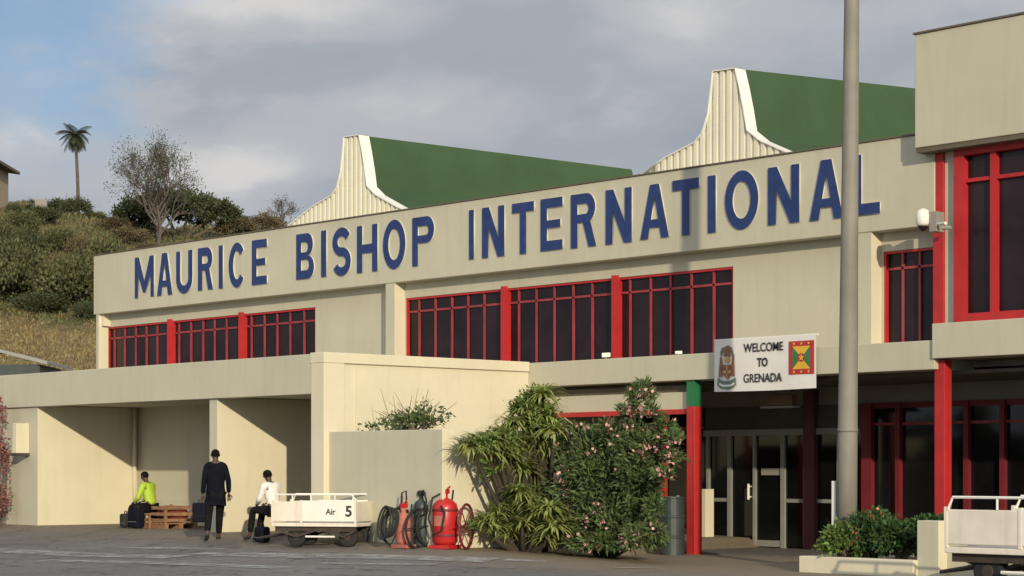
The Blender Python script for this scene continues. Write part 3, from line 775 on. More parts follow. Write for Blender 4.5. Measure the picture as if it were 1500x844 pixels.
# wing with open bays
WX0 = -46.0
CZ0, CZ1 = 2.88, 3.6
m = MB(); m.box(WX0, XWING - .35, YC, YC + .3, CZ0, CZ1); part(m, 'canopy_fascia', M['wall'], bevel=.012)
m = MB(); m.box(WX0, XWING - .01, YC + .301, YW - .01, CZ0 + .35, CZ1 - .04); part(m, 'wing_roof', M['concrete'])
m = MB(); m.box(WX0, XWING - .3, YC + .302, YC + 2.6, CZ0 + .03, CZ0 + .349); part(m, 'bay_ceiling', M['wall'])
XB1, XP0, XP1, XP2 = XA(55, YC + .06), XA(307, YC + .06), XA(318, YC + .06), XA(457, YC + .06)
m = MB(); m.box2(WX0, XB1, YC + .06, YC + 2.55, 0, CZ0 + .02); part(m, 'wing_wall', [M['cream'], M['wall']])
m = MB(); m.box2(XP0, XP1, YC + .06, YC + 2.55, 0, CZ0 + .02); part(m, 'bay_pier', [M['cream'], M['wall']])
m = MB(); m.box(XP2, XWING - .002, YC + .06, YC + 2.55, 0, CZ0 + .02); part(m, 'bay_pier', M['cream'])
m = MB(); m.box(WX0, XWING - .002, YC + 2.56, YW - .05, 0, CZ0 + .3); part(m, 'bay_back_wall', M['wall'])
m = MB(); m.box(XB1 + .002, XP0 - .002, YC + 2.5, YC + 2.559, .3, .88); m.box(XP1 + .002, XP2 - .002, YC + 2.5, YC + 2.559, .3, .88); part(m, 'bay_plinth', M['wall'])
m = MB(); m.tube([(XB1 + .1, YC + 2.42, .3), (XB1 + .1, YC + 2.42, CZ0 + .02)], .04); part(m, 'downpipe', M['cream'], smooth=True)
# gable side wall of the wing (faces the sun)
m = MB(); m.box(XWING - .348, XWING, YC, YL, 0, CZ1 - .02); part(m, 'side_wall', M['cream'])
m = MB(); m.box(XWING - .36, XWING + .05, YC - .02, YB - .01, CZ1 - .17, CZ1 + .02); part(m, 'side_wall_coping', M['cream'], bevel=.01)
m = MB(); m.box(XWING - .34, XWING + .045, YC - .015, YC + .45, 0, CZ1 - .171); part(m, 'corner_pilaster', M['cream'], bevel=.01)
m = MB(); m.box(XWING + .001, XWING + .02, YC + .72, YC + .76, 2.2, CZ1 - .2); part(m, 'downpipe', M['cream'])
# low roof wall at the far left of the wing roof
m = MB(); m.box(WX0, XL + .4, YW - .9, YW - .7, CZ1 - .05, CZ1 + .16); part(m, 'roof_upstand', M['cream'])

# ------------------------------------------------------------------ fixed things in front of the terminal
# planter wall
XP_R = XA(648, YC + .1)
PLW = thing('planter_wall', 'tall grey rendered planter with a straggly shrub on top beside the side wall', 'planter', (XWING + 1.5, YC + .8, .2))
m = MB(); zt = 2.2
m.box2(XWING + .05, XP_R, YC + .1, YC + .28, 0, zt); m.box(XP_R - .18, XP_R, YC + .281, YC + 4.4, 0, zt - .002)
m.build('wall_panel', [M['cream'], M['wall']], PLW, bevel=.012)
MB().box(XWING + .052, XP_R - .181, YC + .281, YC + 4.4, 0, zt - .15).build('soil', mat('soil', (.09, .065, .04), .95), PLW)

def shrub(name, label, cat, base, blobs, leafmat, ll, lw, stems=5, group=None, flowers=None, droop=0, stemmat='bark', bare=0):
    t = thing(name, label, cat, base, group=group)
    Vs = []; Qs = []; n0 = 0; allP = []
    for (c, r, nc, nl, cr) in blobs:
        P, D = clumps(c, r, nc, nl, cr)
        if droop: D = D + np.array([0, 0, -droop]) * rng.uniform(.2, 1, (len(D), 1)); D /= np.linalg.norm(D, axis=1, keepdims=True)
        V_, Q_ = leaf_arrays(P, D, ll, lw); Vs.append(V_); Qs.append(Q_ + n0); n0 += len(V_); allP.append(P)
    npmesh('foliage', np.concatenate(Vs), np.concatenate(Qs), M[leafmat], t)
    m = MB(); A = np.concatenate(allP)
    for k in range(stems):
        p = A[rng.integers(len(A))]; b = Vector((p[0] * .15 + rng.uniform(-.05, .05), p[1] * .15 + rng.uniform(-.05, .05), -.02))
        e = Vector(p); mid = (b + e) / 2 + Vector((rng.uniform(-.06, .06), rng.uniform(-.06, .06), e.z * .1))
        m.tube([b, mid, e], [.028, .02, .008], n=5)
    if stems: m.build('stems', M[stemmat], t, local=True)
    if flowers:
        fm, nf, fs = flowers
        ext = A[rng.integers(len(A), size=nf * 5)]
        # pick points near the outside, towards the top
        c = A.mean(0); dn = (ext - c) / (A.std(0) + 1e-6); sc = np.linalg.norm(dn, axis=1) - dn[:, 1] * .9 + dn[:, 0] * .3 + np.clip(dn[:, 2], -1.5, 1.2) * .7 + rng.uniform(0, 1.2, len(dn)); ext = ext[np.argsort(-sc)[:nf]]
        P = np.repeat(ext, 9, 0) + rng.normal(size=(nf * 9, 3)) * fs * .75; D = rand_dirs(len(P)); D[:, 2] = abs(D[:, 2])
        V_, Q_ = leaf_arrays(P, D, fs, fs * .8); npmesh('flowers', V_, Q_, M[fm], t, kind='stuff')
    return t

b0 = Vector((XA(603, YC + .7), YC + .7, zt - .15))
T1 = shrub('planter_shrub', 'small straggly shrub with bare twigs on top of the grey planter wall', 'shrub', b0,
      [((.05, 0, .27), (.62, .3, .22), 30, 20, .34), ((.45, .05, .36), (.35, .2, .28), 12, 14, .4), ((-.5, -.3, .16), (.42, .16, .2), 14, 15, .4)], 'oleander', .085, .04, 12)
m = MB()
for k in range(46):
    a = rng.uniform(-1.3, 1.25); l_ = rng.uniform(.4, 1.05); x0 = rng.uniform(-.5, .5)
    p0 = Vector((x0, 0, .1)); p1 = p0 + Vector((math.sin(a) * l_ * .6, rng.uniform(-.15, .15), math.cos(a) * l_ * .55)); p2 = p1 + Vector((math.sin(a * 1.2) * l_ * .45, rng.uniform(-.1, .1), math.cos(a * 1.1) * l_ * .3))
    m.tube([p0, p1, p2], [.008, .006, .003], n=4)
m.build('twigs', M['bark'], T1, local=True)

# big palm-like shrub, yellowish green, and the oleander
def tuft(Vs, Qs, n0, c, n, ln, w, spread=1.0):
    """a tuft of long arching blade leaves"""
    for k in range(n):
        az = rng.uniform(0, 2 * PI); up = rng.uniform(-.1, 1.2); d = Vector((math.cos(az), math.sin(az), up)).normalized()
        L_ = ln * rng.uniform(.7, 1.2); s = d.cross(Vector((0, 0, 1))).normalized() * w * .5
        p = Vector(c); pts = [p.copy()]; v = d.copy()
        for j in range(4): p = p + v * L_ / 4; v = (v + Vector((0, 0, -.33 * spread))).normalized(); pts.append(p.copy())
        ws = [.5, 1, .9, .55, .05]
        for j in range(4):
            Vs += [tuple(pts[j] - s * ws[j]), tuple(pts[j] + s * ws[j]), tuple(pts[j + 1] + s * ws[j + 1]), tuple(pts[j + 1] - s * ws[j + 1])]
            Qs.append((n0, n0 + 1, n0 + 2, n0 + 3)); n0 += 4
    return n0
YS = 24.0
M['stemdark'] = mat('dark_stem', (.05, .04, .028), .95)
def tuft_plant(label, base, centres, n, ln, w, matn, trunk=True):
    t = thing('yucca_shrub', label, 'shrub', base)
    Vs = []; Qs = []; n0 = 0
    for c in centres: n0 = tuft(Vs, Qs, n0, c, n, ln, w)
    npmesh('foliage', np.array(Vs), np.array(Qs), M[matn], t)
    m = MB()
    for c in centres:
        b = Vector((c[0] * .2, c[1] * .2, -.03)); e = Vector(c); m.tube([b, b * .4 + e * .6 + Vector((0, 0, -.12)), e], [.05, .04, .025], n=6)
    m.build('trunk', M['stemdark'], t, local=True); return t
def local_from_px(px, py, Y, base):
    Y = min(Y, YA(px, -25.45))              # stays clear of the planter's side wall
    return (XA(px, Y) - base.x, Y - base.y, ZA(px, py, Y) - base.z)
b1 = on_ground(795, YS)
cs = [local_from_px(x, y, YS + rng.uniform(-.35, .35), b1) for x, y in ((690, 656), (704, 650), (716, 664), (724, 652), (738, 640), (752, 622), (770, 600), (785, 596), (800, 610), (775, 632), (758, 655), (740, 668), (790, 640), (812, 632), (765, 690), (803, 660), (722, 648), (748, 676), (782, 655), (795, 580), (772, 618))]
tuft_plant('tall yellow-green yucca shrub with arching leaves against the cream side wall', b1, cs, 90, .50, .05, 'yucca')
bL = on_ground(778, YS - .2)
def BY(px, py, rx, rz, nc, nl):
    c = local_from_px(px, py, YS - .1 + rng.uniform(-.2, .2), bL); s_ = FPX / (YS / ray(px)[1]); return (c, (rx / s_, .25, rz / s_), nc, nl, .4)
shrub('leafy_shrub', 'loose light green leafy shrub growing among the yucca fronds by the cream wall', 'shrub', bL,
      [BY(700, 655, 26, 12, 12, 26), BY(735, 650, 30, 20, 16, 28), BY(775, 605, 28, 26, 20, 30), BY(800, 630, 18, 30, 14, 28), BY(725, 690, 12, 20, 8, 20), BY(760, 745, 40, 30, 22, 28), BY(715, 770, 16, 14, 8, 22), BY(785, 780, 30, 22, 16, 28)], 'hedge2', .11, .045, 16, stemmat='stemdark')
b2 = on_ground(768, YS - .6)
cs = [local_from_px(x, y, YS - .6 + rng.uniform(-.3, .3), b2) for x, y in ((712, 765), (728, 772), (745, 742), (760, 722), (775, 735), (790, 752), (765, 768), (745, 778), (780, 782), (805, 745), (812, 772), (800, 790), (758, 790), (728, 752))]
tuft_plant('low spreading yucca shrub in front of the taller yellow-green one', b2, cs, 90, .42, .048, 'yucca')

b3 = on_ground(885, YS + .2)
def BL(px, py, Y, rx, rz, ry, nc, nl, cr=.28):
    s = FPX / (Y / ray(px)[1]); c = local_from_px(px, py, Y, b3); return (c, (rx / s, ry, rz / s), nc, nl, cr)
blobs_o = [BL(885, 716, YS + .2, 62, 78, .7, 110, 58), BL(940, 664, YS + .1, 30, 42, .4, 30, 48), BL(850, 678, YS + .3, 28, 40, .4, 28, 46), BL(890, 768, YS, 66, 40, .6, 64, 56),
       BL(935, 710, YS, 28, 66, .4, 34, 48), BL(848, 750, YS, 30, 50, .4, 30, 48), BL(880, 794, YS - .1, 64, 16, .5, 54, 48), BL(940, 788, YS - .1, 26, 22, .4, 24, 46), BL(835, 788, YS - .1, 20, 20, .4, 20, 46)]
for px_, py_, rx_, rz_ in ((940, 596, 8, 26), (925, 612, 10, 20), (955, 618, 9, 20), (890, 636, 9, 16), (868, 640, 10, 14), (905, 632, 12, 14), (845, 642, 9, 14), (828, 652, 9, 14), (975, 632, 8, 14), (990, 650, 7, 12), (983, 672, 7, 10), (970, 700, 8, 14),
        (818, 690, 8, 18), (812, 720, 8, 18), (815, 755, 9, 18), (820, 785, 10, 16), (962, 745, 8, 18), (960, 780, 7, 14), (970, 650, 10, 12), (935, 580, 4, 14), (946, 572, 4, 12), (880, 645, 20, 16), (950, 660, 14, 20)):
    blobs_o.append(BL(px_, py_, YS + rng.uniform(-.2, .3), rx_, rz_, .16, 6, 26, .45))
shrub('oleander_bush', 'large dark green oleander bush with pink flowers beside the red column', 'bush', b3, blobs_o, 'oleander', .14, .04, 30, flowers=('petal', 80, .07), stemmat='stemdark')

# hedge bed with kerb at the right
YK = 23.7
kx0, kx1 = XA(1170, YK), XA(1338, YK)
KB = thing('planting_bed', 'low cream kerbed planting bed in front of the entrance', 'planter', ((kx0 + kx1) / 2, YK + 1, 0))
m = MB(); m.box(kx0, kx1, YK, YK + .18, -.02, .24); m.box(kx0, kx0 + .18, YK + .181, YK + 2.6, -.02, .239)
m.build('kerb', M['cream'], KB, bevel=.015)
MB().box(kx0 + .181, kx1, YK + .182, YK + 2.6, -.02, .16).build('soil', bpy.data.materials['soil'], KB)
for i, (px, py, rx, rz, lm, lab, fl) in enumerate(((1236, 788, 28, 24, 'hedge2', 'rounded light green shrub at the foot of the grey pole', None),
        (1278, 778, 26, 34, 'hedge', 'taller dark shrub with orange flowers right of the grey pole', ('petal2', 16, .05)),
        (1316, 785, 32, 28, 'hedge', 'dark green shrub next to the low pier under the red column', None))):
    Y = YK + (.42 if i == 0 else .75); s = FPX / (Y / ray(px)[1]); b = Vector((XA(px, Y), Y, .16))
    c = ZA(px, py, Y) - .16
    shrub('bed_shrub', lab, 'shrub', b, [((0, 0, c * .92), (rx / s * .82, .4, rz / s * .86), 54, 40, .36), ((0, 0, c * .5), (rx / s * .9, .4, rz / s * .6), 26, 40, .36)], lm, .085, .045, 8, flowers=fl)

# low wall with pier at the right
LW = thing('low_wall', 'low rendered wall with a thicker end pier under the right red column', 'wall', (XA(1360, 24), 24, 0))
xa, xb = XA(1343, 23.8), XA(1375, 23.8)
MB().box2(xa, xb, 23.8, 24.05, -.05, .80).build('pier', [M['cream'], M['wall']], LW, bevel=.012)
MB().box(xb - .01, -5, 24.0, 24.2, -.05, .79).build('wall_panel', M['wall'], LW, bevel=.012)
MB().box(xa + .02, -5, 24.22, 27.0, -.02, .5).build('soil', bpy.data.materials['soil'], LW)
Y = 24.7
for px, py, rx, rz, lab in ((1400, 772, 26, 14, 'dark green shrub rising just over the low wall behind the nearest cart'),):
    s = FPX / (Y / ray(px)[1]); b = Vector((XA(px, Y), Y, .5)); c = ZA(px, py, Y) - .5
    shrub('wall_shrub', lab, 'shrub', b, [((0, 0, c), (rx / s, .4, rz / s), 34, 40, .34), ((-.5, 0, c), (rx / s, .3, rz / s * .8), 26, 36, .34)], 'hedge', .085, .04, 6)

# mast
YM = 24.35
pm = Vector((XA(1240, YM), YM, 0))
PO = thing('lamp_mast', 'tall grey tapering metal mast standing in the planting bed before the entrance', 'pole', pm)
m = MB(); pts = [(0, 0, .0), (0.02, 0, 1.9), (.055, 0, 5), (.11, 0, 9.5), (.14, 0, 12.5)]
m.tube(pts, [.155, .148, .13, .108, .09], n=24); m.build('mast', M['pole'], PO, local=True, smooth=True)
m = MB(); m.tube([(.022, 0, 2.08), (.022, 0, 2.13)], .152, n=24); m.build('collar', M['pole'], PO, local=True, smooth=True)
m = MB(); m.box(-.24, -.165, -.06, .02, .2, 1.35); m.build('cable_conduit', M['white'], PO, local=True, bevel=.01)
m = MB(); m.tube([(.14, 0, 12.4), (1.1, -.4, 12.7)], .04); m.box(.9, 1.5, -.65, -.3, 12.62, 12.78); m.build('lamp_head', M['alu'], PO, local=True)

# drum, lamp box, camera, small fittings
dpos = Vector((XA(984, YB - .35), YB - .35, 0))
DR_ = thing('oil_drum', 'tall dark green ribbed drum standing between the oleander and the red column', 'drum', dpos)
m = MB(); r = .225
m.lathe([(r, 0), (r, .3), (r + .014, .315), (r + .014, .335), (r, .35), (r, .66), (r + .014, .675), (r + .014, .695), (r, .71), (r, 1.0), (r + .012, 1.01), (r + .012, 1.04), (r - .02, 1.045), (r - .025, 1.02), (0.01, 1.02)], n=28)
m.build('drum_body', M['drum'], DR_, local=True, smooth=False)
m = MB(); m.lathe([(.03, 1.02), (.03, 1.06), (.0, 1.06)], c=(.1, .05, 0), n=10); m.build('bung', M['alu'], DR_, local=True)

LB = thing('hanging_light_box', 'brown light box hanging below the welcome banner over the doors', 'light', (XA(1142, 28.4), 28.4, 2.75))
s = FPX / (28.4 / ray(1142)[1])
zA, zB = ZA(1142, 598, 28.4), ZA(1142, 578, 28.4)
xA_, xB_ = XA(1119, 28.4), XA(1166, 28.4)
MB().box(xA_ + .1, xB_ - .05, 28.35, 28.5, zA + .04, zB).build('box', M['brownbox'], LB, bevel=.01)
MB().box(xA_, xB_, 28.3, 28.52, zA, zA + .035).build('trim', M['alu'], LB)
for x in (xA_ + .2, xB_ - .15): MB().tube([(x, 28.42, zB), (x, 28.42, 3.08)], .012, n=6).build('hanger', M['alu'], LB)

CX, CY, CZc = XA(1352, YP - .5), YP - .5, ZA(1350, 318, YP - .5)
SC = thing('security_camera', 'white domed outdoor camera on a bracket at the end of the parapet', 'camera', (CX, CY, CZc)); SC.scale = (1.15,) * 3
m = MB(); m.lathe([(.075, -.13), (.10, -.1), (.105, .02), (.08, .09), (.02, .12)], n=16); m.build('housing', M['white'], SC, local=True, smooth=True)
m = MB(); m.ball((0, 0, -.13), .075, n=14, m=8); m.build('dome', M['glass'], SC, local=True, smooth=True)
m = MB(); m.tube([(.05, .02, .05), (.17, .1, 0), (.17, .1, -.16), (.3, .25, -.16)], .03, n=8); m.box(.11, .22, .0, .2, -.22, .06); m.build('bracket', M['panelgrey'], SC, local=True)
m = MB(); m.tube([(.2, .05, -.12), (.42, -.05, -.13)], .022, n=8); m.build('arm', M['white'], SC, local=True)

for px, py, lab in ((888, 514, 'small white floodlight on the balcony edge below the second thick window post'), (699, 524, 'small white light fitting on the balcony by the first thick window post'),
                    (994, 516, 'tiny white light fitting on the balcony near the right end of the middle window')):
    Y = YB + .25; x = XA(px, Y); z = BZ1
    t = thing('balcony_light', lab, 'light', (x, Y, z), group='small lights along the balcony')
    k = .7 if px == 888 else .45
    m = MB(); m.tube([(0, 0, 0), (0, 0, .07)], .015, n=6); m.build('stem', M['alu'], t, local=True)
    m = MB(); m.obox((-.09 * k, -.05, .12 * k), (.09 * k, .05, .13 * k), .1 * k, .12 * k); m.build('lamp_head', M['white'], t, local=True, bevel=.008)

# meter box + dry bougainvillea at far left
bx = XA(20, YC - .12); 
t = thing('meter_box', 'white metal box mounted on the wall at the far left', 'box', (XA(26, YC - .1), YC, 1.9))
z0, z1 = ZA(26, 664, YC - .2), ZA(26, 620, YC - .2)
MB().box(XA(18, YC - .25), XA(24, YC - .25), YC - .25, YC + .058, z0, z1).build('case', M['cream'], t, bevel=.01)
MB().box(XA(18, YC - .25) - .01, XA(24, YC - .25) + .02, YC - .28, YC + .057, z0 - .06, z0 - .002).build('bracket', M['cartdark'], t)
bb_ = Vector((XA(-4, YC - .35), YC - .35, GZ(-41, YC - .35)))
shrub('bougainvillea', 'dry pinkish brown climbing bush at the far left edge of the wing', 'bush', bb_,
      [((0, 0, .5), (.28, .28, .6), 34, 30, .34), ((-.05, 0, 1.4), (.24, .25, .7), 34, 28, .34), ((-.05, 0, 2.3), (.2, .2, .55), 20, 26, .34)], 'dryleaf', .075, .055, 16)

# ------------------------------------------------------------------ welcome banner
YBN = YB - .06
bx0, bx1 = XA(1047, YBN), XA(1195.5, YBN)
bz0, bz1 = 2.90, 3.80
BN = thing('welcome_banner', 'white welcome banner with a coat of arms and a flag, hung on the balcony', 'banner', ((bx0 + bx1) / 2, YBN, bz0))
W_, H_ = bx1 - bx0, bz1 - bz0
m = MB(); nn = 20
for i in range(nn):
    for j in range(6):
        def q(i_, j_):
            u, v = i_ / nn, j_ / 6
            return (bx0 + u * W_, YBN + .010 * math.sin(u * 13) * (1 - v), bz0 + v * H_ - .012 * math.sin(u * PI) * (1 - v))
        m.face([q(i, j), q(i + 1, j), q(i + 1, j + 1), q(i, j + 1)])
m.build('sheet', M['banner'], BN)
m = MB(); m.box(bx0 - .02, bx1 + .02, YBN + .012, YBN + .04, bz1 - .01, bz1 + .025); m.box(bx0 - .02, bx0, YBN + .012, YBN + .04, bz0, bz1 - .01); m.build('banner_frame', M['white'], BN)
o_ = wloc(BN)
yt = YBN - .014
def U(u): return bx0 + u * W_ - o_.x
def Vz(v): return bz0 + v * H_ - o_.z
fit_text('lettering', 'WELCOME', U(.30), U(.69), Vz(.74), Vz(.91), yt - o_.y, [M['print']], BN, .012)
fit_text('lettering', 'TO', U(.435), U(.54), Vz(.45), Vz(.62), yt - o_.y, [M['print']], BN, .03)
fit_text('lettering', 'GRENADA', U(.30), U(.68), Vz(.15), Vz(.32), yt - o_.y, [M['print']], BN, .012)
def poly(name, pts, matn, dy, parent):
    m = MB(); m.face([(U(u), yt - dy - o_.y, Vz(v)) for u, v in pts]); return m.build(name, M[matn], parent, local=True)
def disc(u, v, r, n=16): return [(u + r * math.cos(2 * PI * k / n) * H_ / W_, v + r * math.sin(2 * PI * k / n)) for k in range(n)]
def star(u, v, r): return [(u + (r if k % 2 == 0 else r * .42) * math.cos(PI / 2 + PI * k / 5) * H_ / W_, v + (r if k % 2 == 0 else r * .42) * math.sin(PI / 2 + PI * k / 5)) for k in range(10)]
u0, u1, v0, v1 = .745, .985, .27, .90
FL = poly('flag', [(u0, v0), (u1, v0), (u1, v1), (u0, v1)], 'flagred', 0, BN)
iu0, iu1, iv0, iv1 = u0 + .035, u1 - .035, v0 + .10, v1 - .10; uc, vc = (u0 + u1) / 2, (v0 + v1) / 2
def sub(name, pts, matn, dy):
    m = MB(); m.face([(U(u), yt - dy - o_.y, Vz(v)) for u, v in pts]); m.build(name, M[matn], FL, local=True)
sub('yellow_triangle', [(iu0, iv1), (uc, vc), (iu1, iv1)], 'flagyellow', .002); sub('yellow_triangle', [(iu0, iv0), (iu1, iv0), (uc, vc)], 'flagyellow', .002)
sub('green_triangle', [(iu0, iv0), (uc, vc), (iu0, iv1)], 'flaggreen', .002); sub('green_triangle', [(iu1, iv0), (iu1, iv1), (uc, vc)], 'flaggreen', .002)
sub('disc', disc(uc, vc, .085), 'flagred', .004); sub('star', star(uc, vc, .075), 'flagyellow', .006)
for k in range(3):
    for vv in (v0 + .05, v1 - .05): sub('star', star(u0 + .05 + (u1 - u0 - .1) * k / 2, vv, .035), 'flagyellow', .004)
# coat of arms: shield, supporters, helm, ground
CA = poly('coat_of_arms', [(.09, .52), (.17, .52), (.172, .34), (.13, .22), (.088, .34)], 'crestbrown', 0, BN)
def subc(name, pts, matn, dy):
    m = MB(); m.face([(U(u), yt - dy - o_.y, Vz(v)) for u, v in pts]); m.build(name, M[matn], CA, local=True)
subc('shield_cross', [(.125, .23), (.135, .23), (.135, .52), (.125, .52)], 'crestgold', .002); subc('shield_cross', [(.089, .36), (.171, .36), (.171, .40), (.089, .40)], 'crestgold', .002)
subc('supporter', [(.045, .28), (.085, .30), (.088, .5), (.078, .66), (.06, .68), (.052, .5)], 'crestbrown', .001)
subc('supporter', [(.175, .30), (.212, .28), (.208, .5), (.205, .72), (.185, .7), (.176, .5)], 'crestbrown', .001)
subc('helm', disc(.13, .62, .07), 'crestgold', .001); subc('crest_plume', [(.10, .68), (.16, .68), (.17, .82), (.145, .9), (.115, .88), (.1, .8)], 'crestbrown', .002)
subc('garland', [(.08, .86), (.18, .86), (.2, .72), (.185, .66), (.17, .78), (.13, .82), (.09, .78), (.07, .66), (.06, .76)], 'crestgreen', .0015)
subc('compartment', [(.03, .12), (.07, .06), (.13, .045), (.19, .06), (.225, .12), (.22, .27), (.17, .21), (.13, .2), (.085, .21), (.035, .28)], 'crestgreen', .0012)
subc('motto_scroll', [(.05, .13), (.09, .09), (.17, .09), (.21, .13), (.205, .17), (.165, .13), (.095, .13), (.055, .17)], 'banner', .003)

# ------------------------------------------------------------------ baggage carts
def wheel(m, c, r, w, ax='y'):
    c = Vector(c); d = Vector((0, w / 2, 0)) if ax == 'y' else Vector((w / 2, 0, 0))
    m.tube([c - d, c - d * .8, c + d * .8, c + d], [r * .85, r, r, r * .85], n=18)
def baggage_cart(label, loc, rz, L_=2.75, Wd=1.3, number=None, zs=1.0):
    t = thing('baggage_cart', label, 'cart', loc, rz, group='airport baggage carts')
    h = L_ / 2; w = Wd / 2; dz = .40
    MB().box(-h, h, -w, w, dz, dz + .07).build('deck', M['cart'], t, local=True, bevel=.01)
    m = MB(); m.box(-h + .05, h - .05, -w + .08, -w + .16, dz - .1, dz - .001); m.box(-h + .05, h - .05, w - .16, w - .08, dz - .1, dz - .001)
    for x in (-h + .3, 0, h - .3): m.box(x - .04, x + .04, -w + .161, w - .161, dz - .09, dz - .002)
    m.build('chassis', M['cartdark'], t, local=True)
    for s_ in (-1, 1):
        y = s_ * w
        m = MB(); m.box(-h * .28, h, y - s_ * .03, y, dz + .1, dz + .52); m.build('side_panel', M['white'], t, local=True, bevel=.012)
        m = MB(); m.box(-h, -h * .28 - .03, y - s_ * .03, y, dz + .1, dz + .50); m.build('side_panel', M['cart'], t, local=True, bevel=.012)
        m = MB(); m.tube([(-h + .05, y, dz + .5), (-h + .12, y, dz + .64), (h - .1, y, dz + .64), (h, y, dz + .52)], .018, n=6)
        for x in (-h * .5, -.06, h * .5): m.tube([(x, y, dz + .5), (x, y, dz + .64)], .014, n=6)
        m.build('top_rail', M['white'], t, local=True)
        for x in (-h + .02, -h * .28 - .015, h - .02): MB().box(x - .02, x + .02, y - s_ * .035, y + s_ * .008, dz + .07, dz + .53).build('side_post', M['cart'], t, local=True)
        for x in (-h + .5, h - .25):
            m = MB(); wheel(m, (x, s_ * (w - .2), .2), .2, .13); W = m.build('wheel', M['black'], t, local=True, smooth=False)
            m = MB(); wheel(m, (x, s_ * (w - .2), .2), .085, .15); m.build('hub', M['cartdark'], W, local=True)
    m = MB(); m.box(h - .03, h, -w + .035, w - .035, dz + .1, dz + .5); m.build('end_panel', M['cart'], t, local=True)
    for x in (h - .3, -h + .55): MB().tube([(x, -w + .2, .22), (x, w - .2, .22)], .03, n=8).build('axle', M['cartdark'], t, local=True)
    for s_ in (-1, 1):
        for xa_, xb_ in ((-h + .1, -h + .55), (h - .05, h - .3), (h - .65, h - .3), (-h + .95, -h + .55)):
            MB().obox((xa_, s_ * .45, dz - .08), (xb_, s_ * .45, .2), .03, .04).build('strut', M['cartdark'], t, local=True)
    m = MB(); m.tube([(-h + .75, -w + .05, .2), (h - .5, -w + .05, .2)], .022, n=6); m.build('side_guard', M['white'], t, local=True)
    m = MB(); m.tube([(-h + .2, -.3, .25), (-h - .55, 0, .14)], .025, n=6); m.tube([(-h + .2, .3, .25), (-h - .55, 0, .14)], .025, n=6)
    for k in range(8): pass
    m.build('drawbar', M['cartdark'], t, local=True)
    if number:
        fit_text('number', number, h - .24, h - .10, dz + .2, dz + .42, -w - .001, [M['print']], t, .03)
        fit_text('lettering', 'Air', h - .68, h - .46, dz + .24, dz + .36, -w - .001, [M['print']], t, .02)
    return t
Yc1 = 21.35
pc = gpix(464, 795)
c1 = on_ground(473, 21.62)
cart1 = baggage_cart('white baggage cart marked 5 standing in front of the grey planter wall', c1, math.radians(30), number='5', L_=1.9, Wd=1.0); cart1.scale = (.83, .83, .86)
Yc2 = 22.4
baggage_cart('pale baggage cart with bent top rail cut off by the right edge', (XA(1410, 22.0) + 1.4, 22.65, 0), 0, L_=2.9, Wd=1.4).scale = (1.1, 1.1, 1.12)

# ------------------------------------------------------------------ wheeled fire extinguishers
def ring(m, c, R, r, axis_, n=28, k=6):
    a = Vector(axis_).normalized(); u = a.cross(Vector((0, 0, 1))).normalized(); v = u.cross(a)
    pts = [Vector(c) + (u * math.cos(2 * PI * j / n) + v * math.sin(2 * PI * j / n)) * R for j in range(n + 1)]
    m.tube(pts, r, n=k, cap=False); return u, v
def extinguisher(label, loc, tankmat, R, Ht, wr, wheel_off, handle=True, hose=True, rz=0, hosemat='black', both=True, wmat='darkred'):
    t = thing('wheeled_extinguisher', label, 'fire extinguisher', loc, rz, group='wheeled fire extinguishers by the planter wall')
    m = MB(); m.lathe([(R * .8, .06), (R, .12), (R, Ht - R * .75), (R * .92, Ht - R * .45), (R * .66, Ht - R * .18), (R * .3, Ht), (.05, Ht + .02), (.05, Ht + .08)], n=24)
    m.build('tank', tankmat, t, local=True, smooth=True)
    m = MB(); m.box(-.06, .06, -.05, .05, Ht + .08, Ht + .15); m.tube([(0, 0, Ht + .12), (.12, -.03, Ht + .2)], .015, n=6); m.build('valve', M['tank'], t, local=True)
    m = MB(); m.tube([(-.16, .05, Ht - .15), (-.16, .1, Ht + .33), (-.05, .1, Ht + .36), (-.04, .1, Ht + .15)], .016, n=6); m.tube([(.1, .05, Ht - .1), (.1, .1, Ht + .14)], .014, n=6)
    if handle: m.build('handle', M['black'], t, local=True)
    for s_ in ((1, -1) if both else (1,)):
        c = Vector((s_ * (R + .12), wheel_off, wr)); m = MB(); ring(m, c, wr, .024, (1, .25 * s_, 0)); 
        Wl = m.build('wheel', M[wmat] if s_ > 0 else M['black'], t, local=True, smooth=True)
        m = MB(); m.ball(c, .06)
        for k in range(6):
            a = PI * 2 * k / 6; m.tube([c, c + Vector((0, math.cos(a), math.sin(a))) * (wr - .02)], .011, n=5)
        m.build('spokes', M[wmat] if s_ > 0 else M['black'], Wl, local=True)
    MB().tube([(-(R + .12), wheel_off, wr), (R + .12, wheel_off, wr)], .02, n=6).build('axle', M['black'], t, local=True); m = MB(); m.box(-.2, .2, -R + .02, R - .02, 0, .06); m.build('axle_frame', tankmat, t, local=True)
    if hose:
        m = MB()
        for q in range(4):
            pts = []
            for j in range(25):
                a = 2 * PI * j / 24; rr = .19 + .012 * q
                pts.append((-R * .2 - .16 * math.cos(a) * 1.0 - .02 * q, -R - .10 - .04 * q + .05 * math.sin(a), Ht * .72 + rr * 1.2 * math.sin(a)))
            m.tube(pts, .02, n=6, cap=False)
        m.tube([(-.05, -.05, Ht + .1), (-.2, -.25, Ht - .1), (-R - .12, -.3, Ht * .5), (-R - .05, -.3, .2)], .02, n=6)
        m.build('hose_coil', M['black'], t, local=True, smooth=True)
    return t
EX = extinguisher('large red wheeled fire extinguisher with a tall hooked handle and spoked wheel', GP(652, 805, .15), M['tank'], .215, .84, .37, .14, hose=False, rz=.28)
